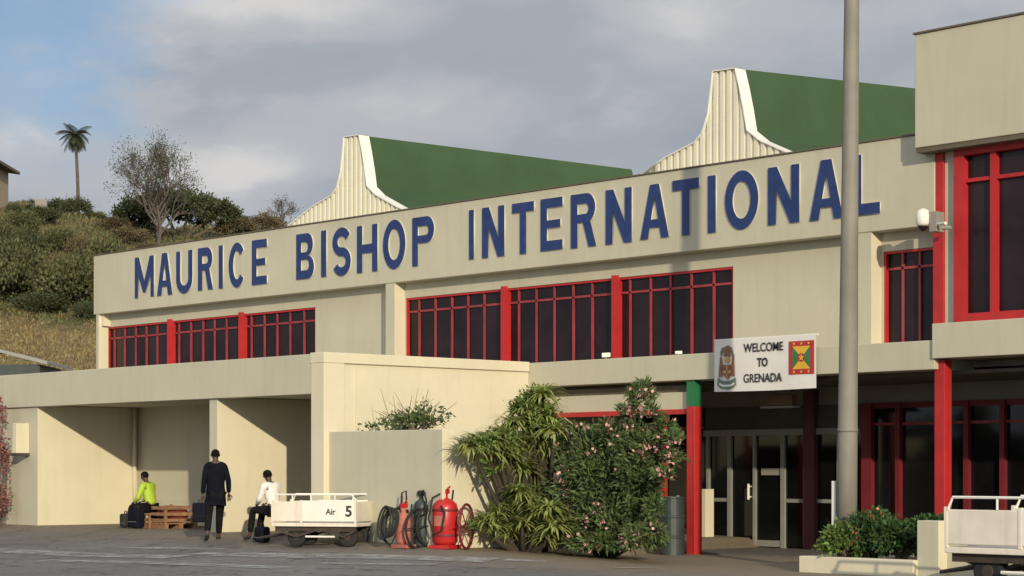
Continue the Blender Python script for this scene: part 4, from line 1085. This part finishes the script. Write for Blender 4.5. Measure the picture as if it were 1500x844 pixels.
for z in (.2, .62): MB().lathe([(.219, z), (.222, z + .01), (.222, z + .035), (.219, z + .045)], n=24).build('strap', M['darkred'], EX, local=True)
m = MB(); m.tube([(0, -.02, .95), (-.12, -.2, .85), (-.16, -.26, .5), (-.05, -.27, .25), (.1, -.26, .3), (.15, -.24, .6), (.08, -.25, .72)], .018, n=6); m.build('hose', M['black'], EX, local=True, smooth=True)
m = MB()
for k in range(7):
    a0 = math.radians(-115 + k * 8); a1 = math.radians(-115 + (k + 1) * 8)
    m.face([(.2185 * math.cos(a0), .2185 * math.sin(a0), .38), (.2185 * math.cos(a1), .2185 * math.sin(a1), .38), (.2185 * math.cos(a1), .2185 * math.sin(a1), .55), (.2185 * math.cos(a0), .2185 * math.sin(a0), .55)])
m.build('faded_label', M['pinktank'], EX, local=True)
extinguisher('smaller faded pink wheeled extinguisher with black coiled hose', GP(591, 805, .12), M['pinktank'], .13, .60, .33, .10, handle=True, hose=True, wmat='black')
p = GP(618, 802, .1); e = thing('gas_cylinder', 'dark green gas cylinder between the red and the faded extinguishers', 'cylinder', p)
m = MB(); m.lathe([(.13, 0), (.14, .03), (.14, .66), (.12, .75), (.05, .8), (.04, .86)], n=20); m.build('cylinder_body', M['drum'], e, local=True, smooth=True)
m = MB(); m.lathe([(.07, .86), (.08, .88), (.08, .93), (.05, .95)], n=14); m.tube([(-.1, 0, .9), (.12, 0, .9)], .02, n=6); m.build('valve', M['black'], e, local=True)
m = MB(); m.tube([(.0, -.02, .9), (.16, -.1, .95), (.26, -.12, .78), (.2, -.1, .55), (.05, -.16, .5), (-.1, -.14, .6)], .018, n=6); m.build('hose', M['black'], e, local=True, smooth=True)

# ------------------------------------------------------------------ crate, bags
p = GP(248, 775, .35); cz = p[2]
PLT = thing('wooden_pallet', 'low wooden pallet under the crate of maroon sacks', 'pallet', p)
for y in (-.35, 0, .35): MB().box(-.45, .45, y - .04, y + .04, 0, .09).build('bearer', M['wood'], PLT, local=True)
for k in range(6): MB().box(-.45 + k * .155, -.45 + k * .155 + .11, -.4, .4, .092, .115).build('board', M['wood'], PLT, local=True)
CR = thing('slatted_crate', 'slatted wooden crate filled with maroon sacks next to the seated man', 'crate', (p[0] - .03, p[1], cz + .116))
for x in (-.4, .4):
    for y in (-.33, .33): MB().box(x - .025, x + .025, y - .025, y + .025, 0, .36).build('corner_post', M['wood'], CR, local=True)
for k in range(3):
    z = .02 + k * .125
    for y in (-.365, .34): MB().box(-.43, .43, y, y + .02, z, z + .065).build('slat', M['wood'], CR, local=True)
    for x in (-.45, .432): MB().box(x, x + .018, -.34, .34, z, z + .065).build('slat', M['wood'], CR, local=True)
for k in range(3):
    m = MB(); m.ball((-.25 + k * .25, rng.uniform(-.05, .05), .17), .17, (1, 1.7, .95), n=14, m=8)
    b_ = m.build('sack', M['maroon'], None, local=True, smooth=True); b_.location = CR.location
    tag(b_, ['maroon sack at the left end of the slatted crate', 'maroon sack in the middle of the slatted crate', 'maroon sack at the right end of the slatted crate'][k], 'sack', 'sacks in the crate')
def suitcase(name, label, loc, w, d, h, matn, rz=0, handle=True, cat='suitcase'):
    t = thing(name, label, cat, loc, rz)
    MB().box(-w / 2, w / 2, -d / 2, d / 2, .02, h).build('case', M[matn], t, local=True, bevel=min(w, d, h) * .22)
    m = MB(); m.tube([(-w * .18, 0, h - .01), (-w * .16, 0, h + .05), (w * .16, 0, h + .05), (w * .18, 0, h - .01)], .012, n=6); m.build('handle', M['black'], t, local=True)
    m = MB(); m.box(-w * .4, w * .4, -d / 2 - .012, -d / 2 + .01, h * .35, h * .37); m.build('zip', M['black'] if cat == 'briefcase' else M['alu'], t, local=True)
    return t
p = GP(200, 775, .05); suitcase('suitcase', 'dark purple suitcase standing below the knees of the man in yellow', p, .34, .2, .40, 'navy')
p = GP(184, 774); suitcase('shoulder_bag', 'black bag on the ground left of the dark purple suitcase', p, .2, .2, .3, 'black', cat='bag')
p = GP(384, 796); suitcase('suitcase', 'black bag on the ground by the cart with the man in the white shirt', p, .26, .2, .30, 'navy', cat='bag')

# ------------------------------------------------------------------ people
def skin(name, verts, edges, parent, matn, root=0, sub_=2):
    """verts: list of (co, rx, ry); grown with a Skin modifier"""
    bm = bmesh.new(); ly = bm.verts.layers.skin.verify()
    vs = []
    for i, (co, rx, ry) in enumerate(verts):
        v = bm.verts.new(co); v[ly].radius = (rx, ry); v[ly].use_root = (i == root); vs.append(v)
    for a, b in edges: bm.edges.new((vs[a], vs[b]))
    me = bpy.data.meshes.new(name); bm.to_mesh(me); bm.free(); me.materials.append(M[matn])
    o = link(name, me, parent)
    s_ = o.modifiers.new('skin', 'SKIN'); s_.use_smooth_shade = True
    u = o.modifiers.new('sub', 'SUBSURF'); u.levels = sub_; u.render_levels = sub_
    return o
def hand(parent, wrist, d, up):
    """palm and five fingers from the wrist along d"""
    d = Vector(d).normalized(); up = Vector(up); s_ = d.cross(up).normalized(); n = s_.cross(d)
    w = Vector(wrist); V_ = [(w, .024, .02), (w + d * .05, .036, .018), (w + d * .09, .036, .016)]
    h = skin('hand', V_, [(0, 1), (1, 2)], parent, 'skin', sub_=1)
    for k, (o_, ln) in enumerate(((-.03, .07), (-.01, .08), (.01, .075), (.03, .06))):
        a = w + d * .085 + s_ * o_; skin('finger', [(a, .010, .010), (a + d * ln * .5 - n * .01, .009, .009), (a + d * ln * .8 - n * .035, .008, .008)], [(0, 1), (1, 2)], h, 'skin', sub_=1)
    a = w + d * .035 + s_ * .03; skin('thumb', [(a, .012, .012), (a + d * .03 + s_ * .025 - n * .01, .011, .011), (a + d * .065 + s_ * .025 - n * .02, .009, .009)], [(0, 1), (1, 2)], h, 'skin', sub_=1)
def figure(label, loc, rz, J, top, bottom, scale=1.0, jacket=False, tie=False, hair=True):
    """J: joints in the person's own frame, facing +Y"""
    t = thing('person', label, 'person', loc, rz); t.scale = (scale,) * 3
    v = lambda k: Vector(J[k])
    pel, ch, nk, hd = v('pelvis'), v('chest'), v('neck'), v('head')
    fd = Vector(J.get('face', (0, 1, 0))).normalized(); hu = (hd - nk).normalized()
    waist = (pel * .55 + ch * .45)
    names = ['pelvis']
    V_ = [(pel, .13, .10), (waist, .125, .095), (ch, .155, .105), (nk - hu * .05, .075, .065), (nk, .05, .05), (nk + hu * .045, .05, .052), (hd - hu * .02 + fd * .01, .068, .078), (hd + hu * .05, .076, .09), (hd + hu * .105, .05, .06)]
    E_ = [(0, 1), (1, 2), (2, 3), (3, 4), (4, 5), (5, 6), (6, 7), (7, 8)]
    def chain(start, pts):
        last = start
        for co, r in pts: V_.append((Vector(co), r, r)); E_.append((last, len(V_) - 1)); last = len(V_) - 1
    for s_ in 'LR':
        chain(3, [(v('sh' + s_), .055), ((v('sh' + s_) + v('el' + s_)) / 2, .045), (v('el' + s_), .038), ((v('el' + s_) + v('wr' + s_)) / 2, .036), (v('wr' + s_), .024)])
        an, kn, hp_ = v('an' + s_), v('kn' + s_), v('hip' + s_); toe = v('toe' + s_)
        chain(0, [(hp_, .085), ((hp_ + kn) / 2, .075), (kn, .055), (kn * .6 + an * .4, .055), (an, .036), (toe * .4 + an * .6 + Vector((0, 0, -.03)), .036), (toe, .03)])
    skin('body', V_, E_, t, 'skin')
    # face
    side = fd.cross(hu).normalized()
    m = MB(); m.ball(hd + fd * .094 - hu * .005, .014, (1, 1.2, 1.4), n=8, m=5); m.build('nose', M['skin'], t, local=True, smooth=True)
    m = MB(); m.ball(hd + fd * .078 + hu * .03 + side * .03, .011, n=8, m=5); m.ball(hd + fd * .078 + hu * .03 - side * .03, .011, n=8, m=5); m.build('eyes', M['eye'], t, local=True)
    m = MB(); m.obox(hd + fd * .083 - hu * .045 - side * .022, hd + fd * .083 - hu * .045 + side * .022, .012, .012); m.build('mouth', mat('lips', (.09, .03, .03), .5) if 'lips' not in bpy.data.materials else bpy.data.materials['lips'], t, local=True)
    for s_ in (-1, 1):
        m = MB(); m.ball(hd + side * .078 * s_ + hu * .01, .022, (.6, .8, 1.2), n=8, m=5); m.build('ear', M['skin'], t, local=True, smooth=True)
    m = MB(); m.ball(hd + hu * .042 - fd * .014, .1, (.80, .93, .84), n=16, m=10); m.build('hair', M['hair'], t, local=True, smooth=True)
    # clothes
    k = 1.13
    TV = [(pel + Vector((0, 0, .02)), .15, .118), (waist, .142, .112), (ch, .178, .125), (nk - hu * .055, .09, .075)]; TE = [(0, 1), (1, 2), (2, 3)]
    if jacket: TV[0] = (pel + Vector((0, 0, .02)), .16, .125)
    def tch(start, pts):
        last = start
        for co, r in pts: TV.append((Vector(co), r, r)); TE.append((last, len(TV) - 1)); last = len(TV) - 1
    for s_ in 'LR':
        tch(3, [(v('sh' + s_), .074), ((v('sh' + s_) + v('el' + s_)) / 2, .064), (v('el' + s_), .056), ((v('el' + s_) + v('wr' + s_)) / 2, .052), (v('wr' + s_) * .93 + v('el' + s_) * .07, .044)])
    jk = skin('jacket' if jacket else 'shirt', TV, TE, t, top)
    if jacket:
        m = MB(); secs = [(pel.z - .24, .195, .14), (pel.z - .1, .188, .142), (pel.z + .08, .17, .135), (waist.z + .02, .165, .125), (ch.z, .19, .135), (ch.z + .09, .188, .125), (nk.z - .06, .11, .085)]
        n_ = 20
        for z, rx, ry in secs:
            f = (z - pel.z) / (nk.z - pel.z); cy = pel.y + (nk.y - pel.y) * max(0, f)
            for j in range(n_): a = 2 * PI * j / n_; m.v.append((rx * math.cos(a), cy + ry * math.sin(a), z + (.012 * math.sin(3 * a) if z < pel.z - .2 else 0)))
        for k_ in range(len(secs) - 1):
            for j in range(n_): j2 = (j + 1) % n_; m.f.append((k_ * n_ + j, k_ * n_ + j2, (k_ + 1) * n_ + j2, (k_ + 1) * n_ + j)); m.mi.append(0)
        m.build('jacket_body', M[top], jk, local=True, smooth=True)
    LV = [(pel, .142, .112)]; LE = []
    for s_ in 'LR':
        an, kn, hp_ = v('an' + s_), v('kn' + s_), v('hip' + s_); last = 0
        for co, r in ((hp_, .1), ((hp_ + kn) / 2, .09), (kn, .074), (kn * .5 + an * .5, .068), (an + (kn - an) * .08, .058)):
            LV.append((co, r, r)); LE.append((last, len(LV) - 1)); last = len(LV) - 1
    skin('trousers', LV, LE, t, bottom)
    for s_ in 'LR':
        an, toe = v('an' + s_), v('toe' + s_); d = (toe - an)
        skin('shoe', [(an + Vector((0, 0, -.02)) - d * .15, .045, .04), (an + d * .5 + Vector((0, 0, -.03)), .045, .036), (toe, .038, .03)], [(0, 1), (1, 2)], t, 'black')
        wr, el = v('wr' + s_), v('el' + s_); hand(t, wr, J.get('hd' + s_, wr - el), (0, 1, .2))
    if tie:
        a = nk - hu * .03 + fd * .085; b = ch + fd * .135; c = waist + fd * .125
        m = MB(); m.obox(a, b, .03, .012, up=fd); m.obox(b, c, .055, .012, up=fd); m.build('tie', M['suit'], t, local=True)
    return t
# walking away with a briefcase
view = math.atan2(FW.y, FW.x) - PI / 2
ph = None
J = dict(pelvis=(0, 0, .90), chest=(0, .02, 1.22), neck=(0, .03, 1.475), head=(.0, .06, 1.575), hipL=(-.10, 0, .86), hipR=(.10, 0, .86),
         knL=(-.13, .0, .47), anL=(-.18, -.27, .15), toeL=(-.19, -.13, .035), knR=(.09, .18, .49), anR=(.08, .24, .09), toeR=(.08, .40, .04),
         shL=(-.155, .02, 1.39), shR=(.155, .02, 1.39), elL=(-.215, -.02, 1.12), wrL=(-.235, .03, .86), elR=(.23, -.03, 1.12), wrR=(.25, .08, .88))
ph = gpix(316, 793)
hw = Vector((ph[0], ph[1], GZ(*ph)))
figure('man in a dark suit walking away carrying a black briefcase', hw, view + .25, J, 'suit', 'trousers', 1.0, jacket=True)
Rm = Matrix.Rotation(view + .25, 3, 'Z')
bl = hw + Rm @ Vector((-.25, .05, .33))
bc = suitcase('briefcase', 'black briefcase hanging from the left hand of the walking man', bl, .34, .12, .38, 'navy', view + .1, cat='briefcase')
# seated man in hi-vis, facing left
SJ = dict(pelvis=(0, 0, .46), chest=(0, .07, .76), neck=(0, .13, .98), head=(0, .18, 1.10), hipL=(-.09, .05, .44), hipR=(.09, .05, .44),
          knL=(-.15, .42, .47), anL=(-.16, .50, .10), toeL=(-.17, .65, .035), knR=(.13, .44, .48), anR=(.12, .56, .10), toeR=(.12, .7, .035),
          shL=(-.18, .09, .93), shR=(.18, .09, .93), elL=(-.22, .18, .66), wrL=(-.12, .38, .56), elR=(.22, .16, .67), wrR=(.12, .36, .57), face=(0, 1, -.05))
p = GP(222, 775, .3); pz = p[2]
figure('seated man in a bright yellow-green shirt facing left by the crate', p, PI / 2 + .35, SJ, 'hivis', 'trousers', .95)
ST = thing('stool', 'low wooden stool under the man in the yellow-green shirt', 'stool', p)
MB().box(-.17, .17, -.17, .17, .27, .31).build('seat', M['wood'], ST, local=True, bevel=.008)
for x in (-.14, .14):
    for y in (-.14, .14): MB().box(x - .02, x + .02, y - .02, y + .02, 0, .27).build('leg', M['wood'], ST, local=True)
# seated man in white shirt on the cart end
SJ2 = dict(SJ); SJ2.update(face=(.5, 1, 0), wrL=(-.1, .36, .58), wrR=(.14, .30, .60))
base = GP(402, 794, .1)
SJ2 = {k: ((q[0], q[1], q[2] + (.12 if k[:2] not in ('an', 'to') else 0)) if k != 'face' else q) for k, q in SJ2.items()}
figure('seated man in a white shirt and dark tie on the end of the numbered cart', base, PI / 2 + .15, SJ2, 'shirt', 'trousers', .95, tie=True)

# ------------------------------------------------------------------ hillside: house, trees, bushes, grass
hb = hp(-20, 150, -.4)
HS = thing('hillside_house', 'small beige house with a dark sloping roof at the top of the hill', 'house', hb, math.atan2(RT.y, RT.x))
MB().box(-4.5, 1.0, -2.5, 2.5, -1, 3.0).build('wall', M['house'], HS, local=True)
m = MB(); a = [(-5, -3, 3.9), (1.75, -3, 2.9), (1.75, 3, 2.9), (-5, 3, 3.9)]; m.face([(x, y, z + .2) for x, y, z in a]); m.face([(x, y, z) for x, y, z in reversed(a)])
for i in range(4):
    q, w_ = a[i], a[(i + 1) % 4]; m.face([q, w_, (w_[0], w_[1], w_[2] + .2), (q[0], q[1], q[2] + .2)])
m.build('roof', M['houseroof'], HS, local=True)
MB().box(-.55, .35, -2.56, -2.5, .9, 2.2).build('window', M['glass'], HS, local=True)
MB().box(1.1, 1.35, -2.4, -2.15, -1, 2.95).build('porch_post', M['house'], HS, local=True)
ft = hp(45, 149)
FN = thing('terrace_railing', 'thin terrace railing on the hilltop beside the house', 'railing', ft, math.atan2(RT.y, RT.x))
m = MB(); m.box(-1.6, 1.1, -.03, .03, 1.0, 1.06); m.build('top_rail', M['houseroof'], FN, local=True)
for k in range(4): MB().box(-1.6 + k * .88, -1.54 + k * .88, -.03, .03, -.6, 1.0).build('post', M['houseroof'], FN, local=True)
MB().box(.35, 1.2, -.2, .1, -.6, 1.35).build('gate_pier', M['panelgrey'], FN, local=True)
MB().box(-2.3, 1.2, -.3, -.05, -.9, .05).build('terrace_wall', M['concrete'], FN, local=True)

# palm
pb = hp(115, 158); pk = 158 / FPX
ptop = PT(110, 196, 158)
PM = thing('palm_tree', 'tall thin palm tree standing alone on the left hill', 'palm', pb)
rel = ptop - pb
m = MB(); m.tube([(0, 0, -.5), rel * .4 + Vector((.1, 0, 0)), rel * .75 + Vector((.08, 0, 0)), rel], [.17, .13, .12, .11], n=8); m.build('trunk', M['bark'], PM, local=True, smooth=True)
Vs = []; Qs = []; n0 = 0
def add_frond(c, az, el, L_, droopk, nl=26, w=.07, lf=.62):
    global n0
    d = Vector((math.cos(az) * math.cos(el), math.sin(az) * math.cos(el), math.sin(el))); p = Vector(c); v = d.copy(); sd = d.cross(Vector((0, 0, 1))).normalized()
    for j in range(nl):
        p = p + v * L_ / nl; v = (v + Vector((0, 0, -droopk / nl))).normalized()
        ll = lf * math.sin(PI * min(1, (j + 3) / (nl + 2)) ** .8) + .08
        for s_ in (-1, 1):
            t_ = (sd * s_ * .8 + v * .5 + Vector((0, 0, -.45))).normalized() * ll; ww = v * w
            Vs.extend([tuple(p - ww / 2), tuple(p + ww / 2), tuple(p + t_ * .6 + ww / 2), tuple(p + t_)]); Qs.append((n0, n0 + 1, n0 + 2, n0 + 3)); n0 += 4
for k in range(34):
    el = -1.35 + 2.35 * k / 33 + rng.uniform(-.15, .15); add_frond(rel, k * 2.4 + rng.uniform(-.3, .3), el, rng.uniform(1.2, 1.75), rng.uniform(1.0, 2.2), nl=16, w=.08, lf=.5)
npmesh('crown', np.array(Vs), np.array(Qs), M['palmleaf'], PM)

def bare_tree(name, label, base, H, spread, levels, matn, seed, n1=6, leaves=0, r0=.16):
    rr = random.Random(seed); t = thing(name, label, 'tree', base); m = MB(); tips = []
    def grow(p, d, L_, r, lv):
        q = p + d * L_; mid = (p + q) / 2 + Vector((rr.uniform(-1, 1), rr.uniform(-1, 1), rr.uniform(-.3, .5))) * L_ * .09
        m.tube([p, mid, q], [r, r * .85, r * .62], n=5 if lv > 1 else 3, cap=False)
        if lv == 0: tips.append(q); return
        for k in range(n1 if lv == levels else rr.choice((2, 3, 3, 4))):
            a = rr.uniform(0, 2 * PI); tl = rr.uniform(.3, .85) * spread
            u = d.cross(Vector((.3, .8, .2))).normalized(); w = d.cross(u)
            nd = (d * math.cos(tl) + (u * math.cos(a) + w * math.sin(a)) * math.sin(tl) + Vector((0, 0, .12))).normalized()
            f = rr.uniform(.35, 1.0)
            grow(p + (q - p) * f, nd, L_ * rr.uniform(.55, .85), r * .55, lv - 1)
    grow(Vector((0, 0, -.3)), Vector((rr.uniform(-.05, .05), 0, 1)).normalized(), H * .42, r0, levels)
    # leader
    o = m.build('trunk_and_limbs', M[matn], t, local=True)
    if leaves:
        T_ = np.array([tuple(q) for q in tips]); T_ = T_[rng.integers(len(T_), size=leaves)] + rng.normal(size=(leaves, 3)) * .15
        V_, Q_ = leaf_arrays(T_, rand_dirs(leaves), .13, .09); npmesh('sparse_leaves', V_, Q_, M['hilltree'], t)
    return t
bt = hp(230, 140); bt.z -= .3
bare_tree('bare_tree', 'tall almost leafless tree on the hill behind the left end of the terminal', bt, 8.0, .95, 6, 'paletwig', 5, 8, leaves=5200)
bt2 = hp(412, 168)
bare_tree('bare_tree', 'small pale leafless tree on the hill just left of the first gable', bt2 + Vector((0, 0, .8)), 3.0, 1.35, 5, 'paletwig', 8, 7, leaves=200, r0=.09)

def hill_tree(label, px, d, top_py, w_px, parts_, matn='hilltree', dz=0):
    b = hp(px, d); k = d / FPX
    H = EYE + (690 - top_py) * k - b.z
    t = thing('hill_tree', label, 'tree', b)
    Vs_ = []; Qs_ = []; q0 = 0; m = MB()
    for (fx, fz, rx, rz, nc) in parts_:
        c = RT * (fx * w_px * k) + Vector((0, 0, fz * H)); P, D = clumps(tuple(c), (rx * w_px * k, rx * w_px * k * .6, rz * H), nc, 46, .28)
        V_, Q_ = leaf_arrays(P, D, .30, .17); Vs_.append(V_); Qs_.append(Q_ + q0); q0 += len(V_)
        m.tube([(0, 0, -.4), tuple(Vector(c) * .5 + Vector((0, 0, .1))), tuple(c)], [.2, .12, .05], n=6)
    npmesh('crown', np.concatenate(Vs_), np.concatenate(Qs_), M[matn], t)
    m.build('trunk', M['bark'], t, local=True)
hill_tree('broad dark green tree behind the tall leafless tree on the hill', 262, 150, 283, 190,
          [(-.33, .5, .22, .36, 70), (-.12, .62, .24, .40, 90), (.1, .62, .24, .36, 70), (.3, .5, .2, .34, 50), (.42, .3, .12, .25, 24), (-.45, .3, .1, .25, 20)])

protos = []
def bush_mesh(matn, seed):
    P, D = clumps((0, 0, .45), (.95, .95, .55), 80, 60, .3)
    V_, Q_ = leaf_arrays(P, D, .10, .06)
    o = npmesh('foliage', V_, Q_, M[matn]); me = o.data; bpy.data.objects.remove(o); return me
bm_ = {k: [bush_mesh(k, i) for i in range(2)] for k in ('hillbush', 'hilldry', 'hilltree')}
BU = [ # px, dist, width m, height m, kind, label
    (25, 103, 3.8, 3.1, 'hillbush', 'big olive bush at the foot of the slope, at the left edge'),
    (-20, 104, 3.4, 3.0, 'hilltree', 'dark bush cut by the left edge at the foot of the slope'),
    (60, 101, 2.6, 1.3, 'hilltree', 'dark low bush between the two big bushes at the slope foot'),
    (105, 102, 3.6, 2.9, 'hillbush', 'big pale olive bush right beside the parapet corner'),
    (132, 100, 1.6, 1.1, 'hilltree', 'small dark bush low beside the end of the terminal'),
    (150, 104, 3.0, 3.6, 'hillbush', 'olive bush partly behind the end of the terminal'),
    (82, 112, 2.6, 1.8, 'hilldry', 'brownish dry bush above the two big olive bushes'),
    (40, 120, 2.8, 2.2, 'hilltree', 'deep green bush halfway up the left slope'),
    (8, 124, 2.8, 2.2, 'hillbush', 'olive bush halfway up the slope at the left edge'),
    (88, 128, 2.6, 1.6, 'hillbush', 'low olive bush halfway up the slope below the palm'),
    (122, 124, 2.2, 1.5, 'hilldry', 'dry brown bush above the parapet corner'),
    (30, 136, 2.6, 1.8, 'hillbush', 'olive bush just below the house terrace'),
    (62, 142, 2.4, 1.4, 'hilltree', 'dark bush under the terrace railing'),
    (110, 148, 2.2, 1.3, 'hilltree', 'dark bush near the foot of the palm'),
    (85, 153, 2.4, 1.4, 'hilltree', 'dark crest bush just left of the palm trunk'),
    (140, 152, 2.0, 1.0, 'hillbush', 'small crest bush right of the palm trunk'),
    (165, 146, 2.6, 1.2, 'hilldry', 'dry crest bush left of the broad dark tree'),
    (190, 136, 2.6, 1.2, 'hilldry', 'dry brown bush below the leafless tree'),
    (215, 132, 2.4, 1.1, 'hilldry', 'dry brown bush just above the parapet under the leafless tree'),
    (345, 150, 3.0, 1.6, 'hilldry', 'dry grey-brown bush right of the broad dark tree'),
    (312, 138, 2.6, 1.6, 'hilltree', 'dark bush just above the parapet right of the leafless tree'),
    (390, 160, 3.0, 1.7, 'hilldry', 'dry bush beneath the small pale leafless tree'),
    (150, 130, 2.2, 1.0, 'hillbush', 'low olive bush above the first letters of the sign'),
    (52, 150, 1.6, 1.2, 'hilltree', 'small dark bush on the terrace by the railing'),
    (22, 146, 1.4, 1.2, 'hilltree', 'small dark bush at the corner of the hilltop house'),
    (10, 112, 2.4, 1.6, 'hilldry', 'dry brown bush above the big olive bush at the left edge'),
]
for i, (px, d, w, h, kd, lab) in enumerate(BU):
    o = bpy.data.objects.new('hillside_bush', bm_[kd][i % 2]); C.objects.link(o); b = hp(px, d); b.z -= h * .12
    o.location = b; o.scale = (w / 2, w / 2, h); o.rotation_euler.z = rng.uniform(0, 6)
    tag(o, lab, 'bush', 'bushes scattered over the hillside')
# dry grass
def grass(n, d0, d1, matn, lab, ln, w):
    dd = rng.uniform(d0, d1, n); aa = rng.uniform(-.285, -.08, n)
    P = np.array([tuple(hp(750 + a * FPX, d)) for d, a in zip(dd, aa)]); D = rand_dirs(n) * .6 + np.array([0, 0, 1]); D /= np.linalg.norm(D, axis=1, keepdims=True)
    V_, Q_ = leaf_arrays(P - np.array([0, 0, .05]), D, ln, w)
    g = npmesh('dry_grass', V_, Q_, M[matn], kind='stuff'); g['label'] = lab
grass(22000, 70, 101, 'hillgrass', 'dry straw-coloured grass at the foot of the hill', .2, .09)
grass(9000, 100, 172, 'hillgrass', 'dry brown grass scattered up the hillside', .3, .12)
grass(30000, 99, 174, 'hillgreen', 'olive green grass on the upper hillside', .34, .13)

# small shed roof beyond the wing at the far left
sb = PT(0, 530, 62)
SH = thing('far_shed', 'low shed with a pale sloping metal roof beyond the far left of the wing', 'shed', (sb.x, sb.y, 2), math.atan2(RT.y, RT.x))
k = 62 / FPX
MB().box(-3, 1.2, 0, 3, -2, (530 - 534) * k + sb.z - 2 + .0).build('wall', M['drum'], SH, local=True)
m = MB(); zt_ = sb.z - 2
a = [(-3, -.3, zt_ + .55), (0, -.3, zt_ + .38), (1.5, -.3, zt_ + .0), (1.5, 3.3, zt_ + .0), (0, 3.3, zt_ + .38), (-3, 3.3, zt_ + .55)]
m.face([a[0], a[1], a[4], a[5]]); m.face([a[1], a[2], a[3], a[4]])
dn = [(x, y, z - .1) for x, y, z in a]; m.face([dn[0], dn[1], a[1], a[0]]); m.face([dn[1], dn[2], a[2], a[1]]); m.face([dn[2], dn[3], a[3], a[2]])
m.build('roof', M['alu'], SH, local=True)
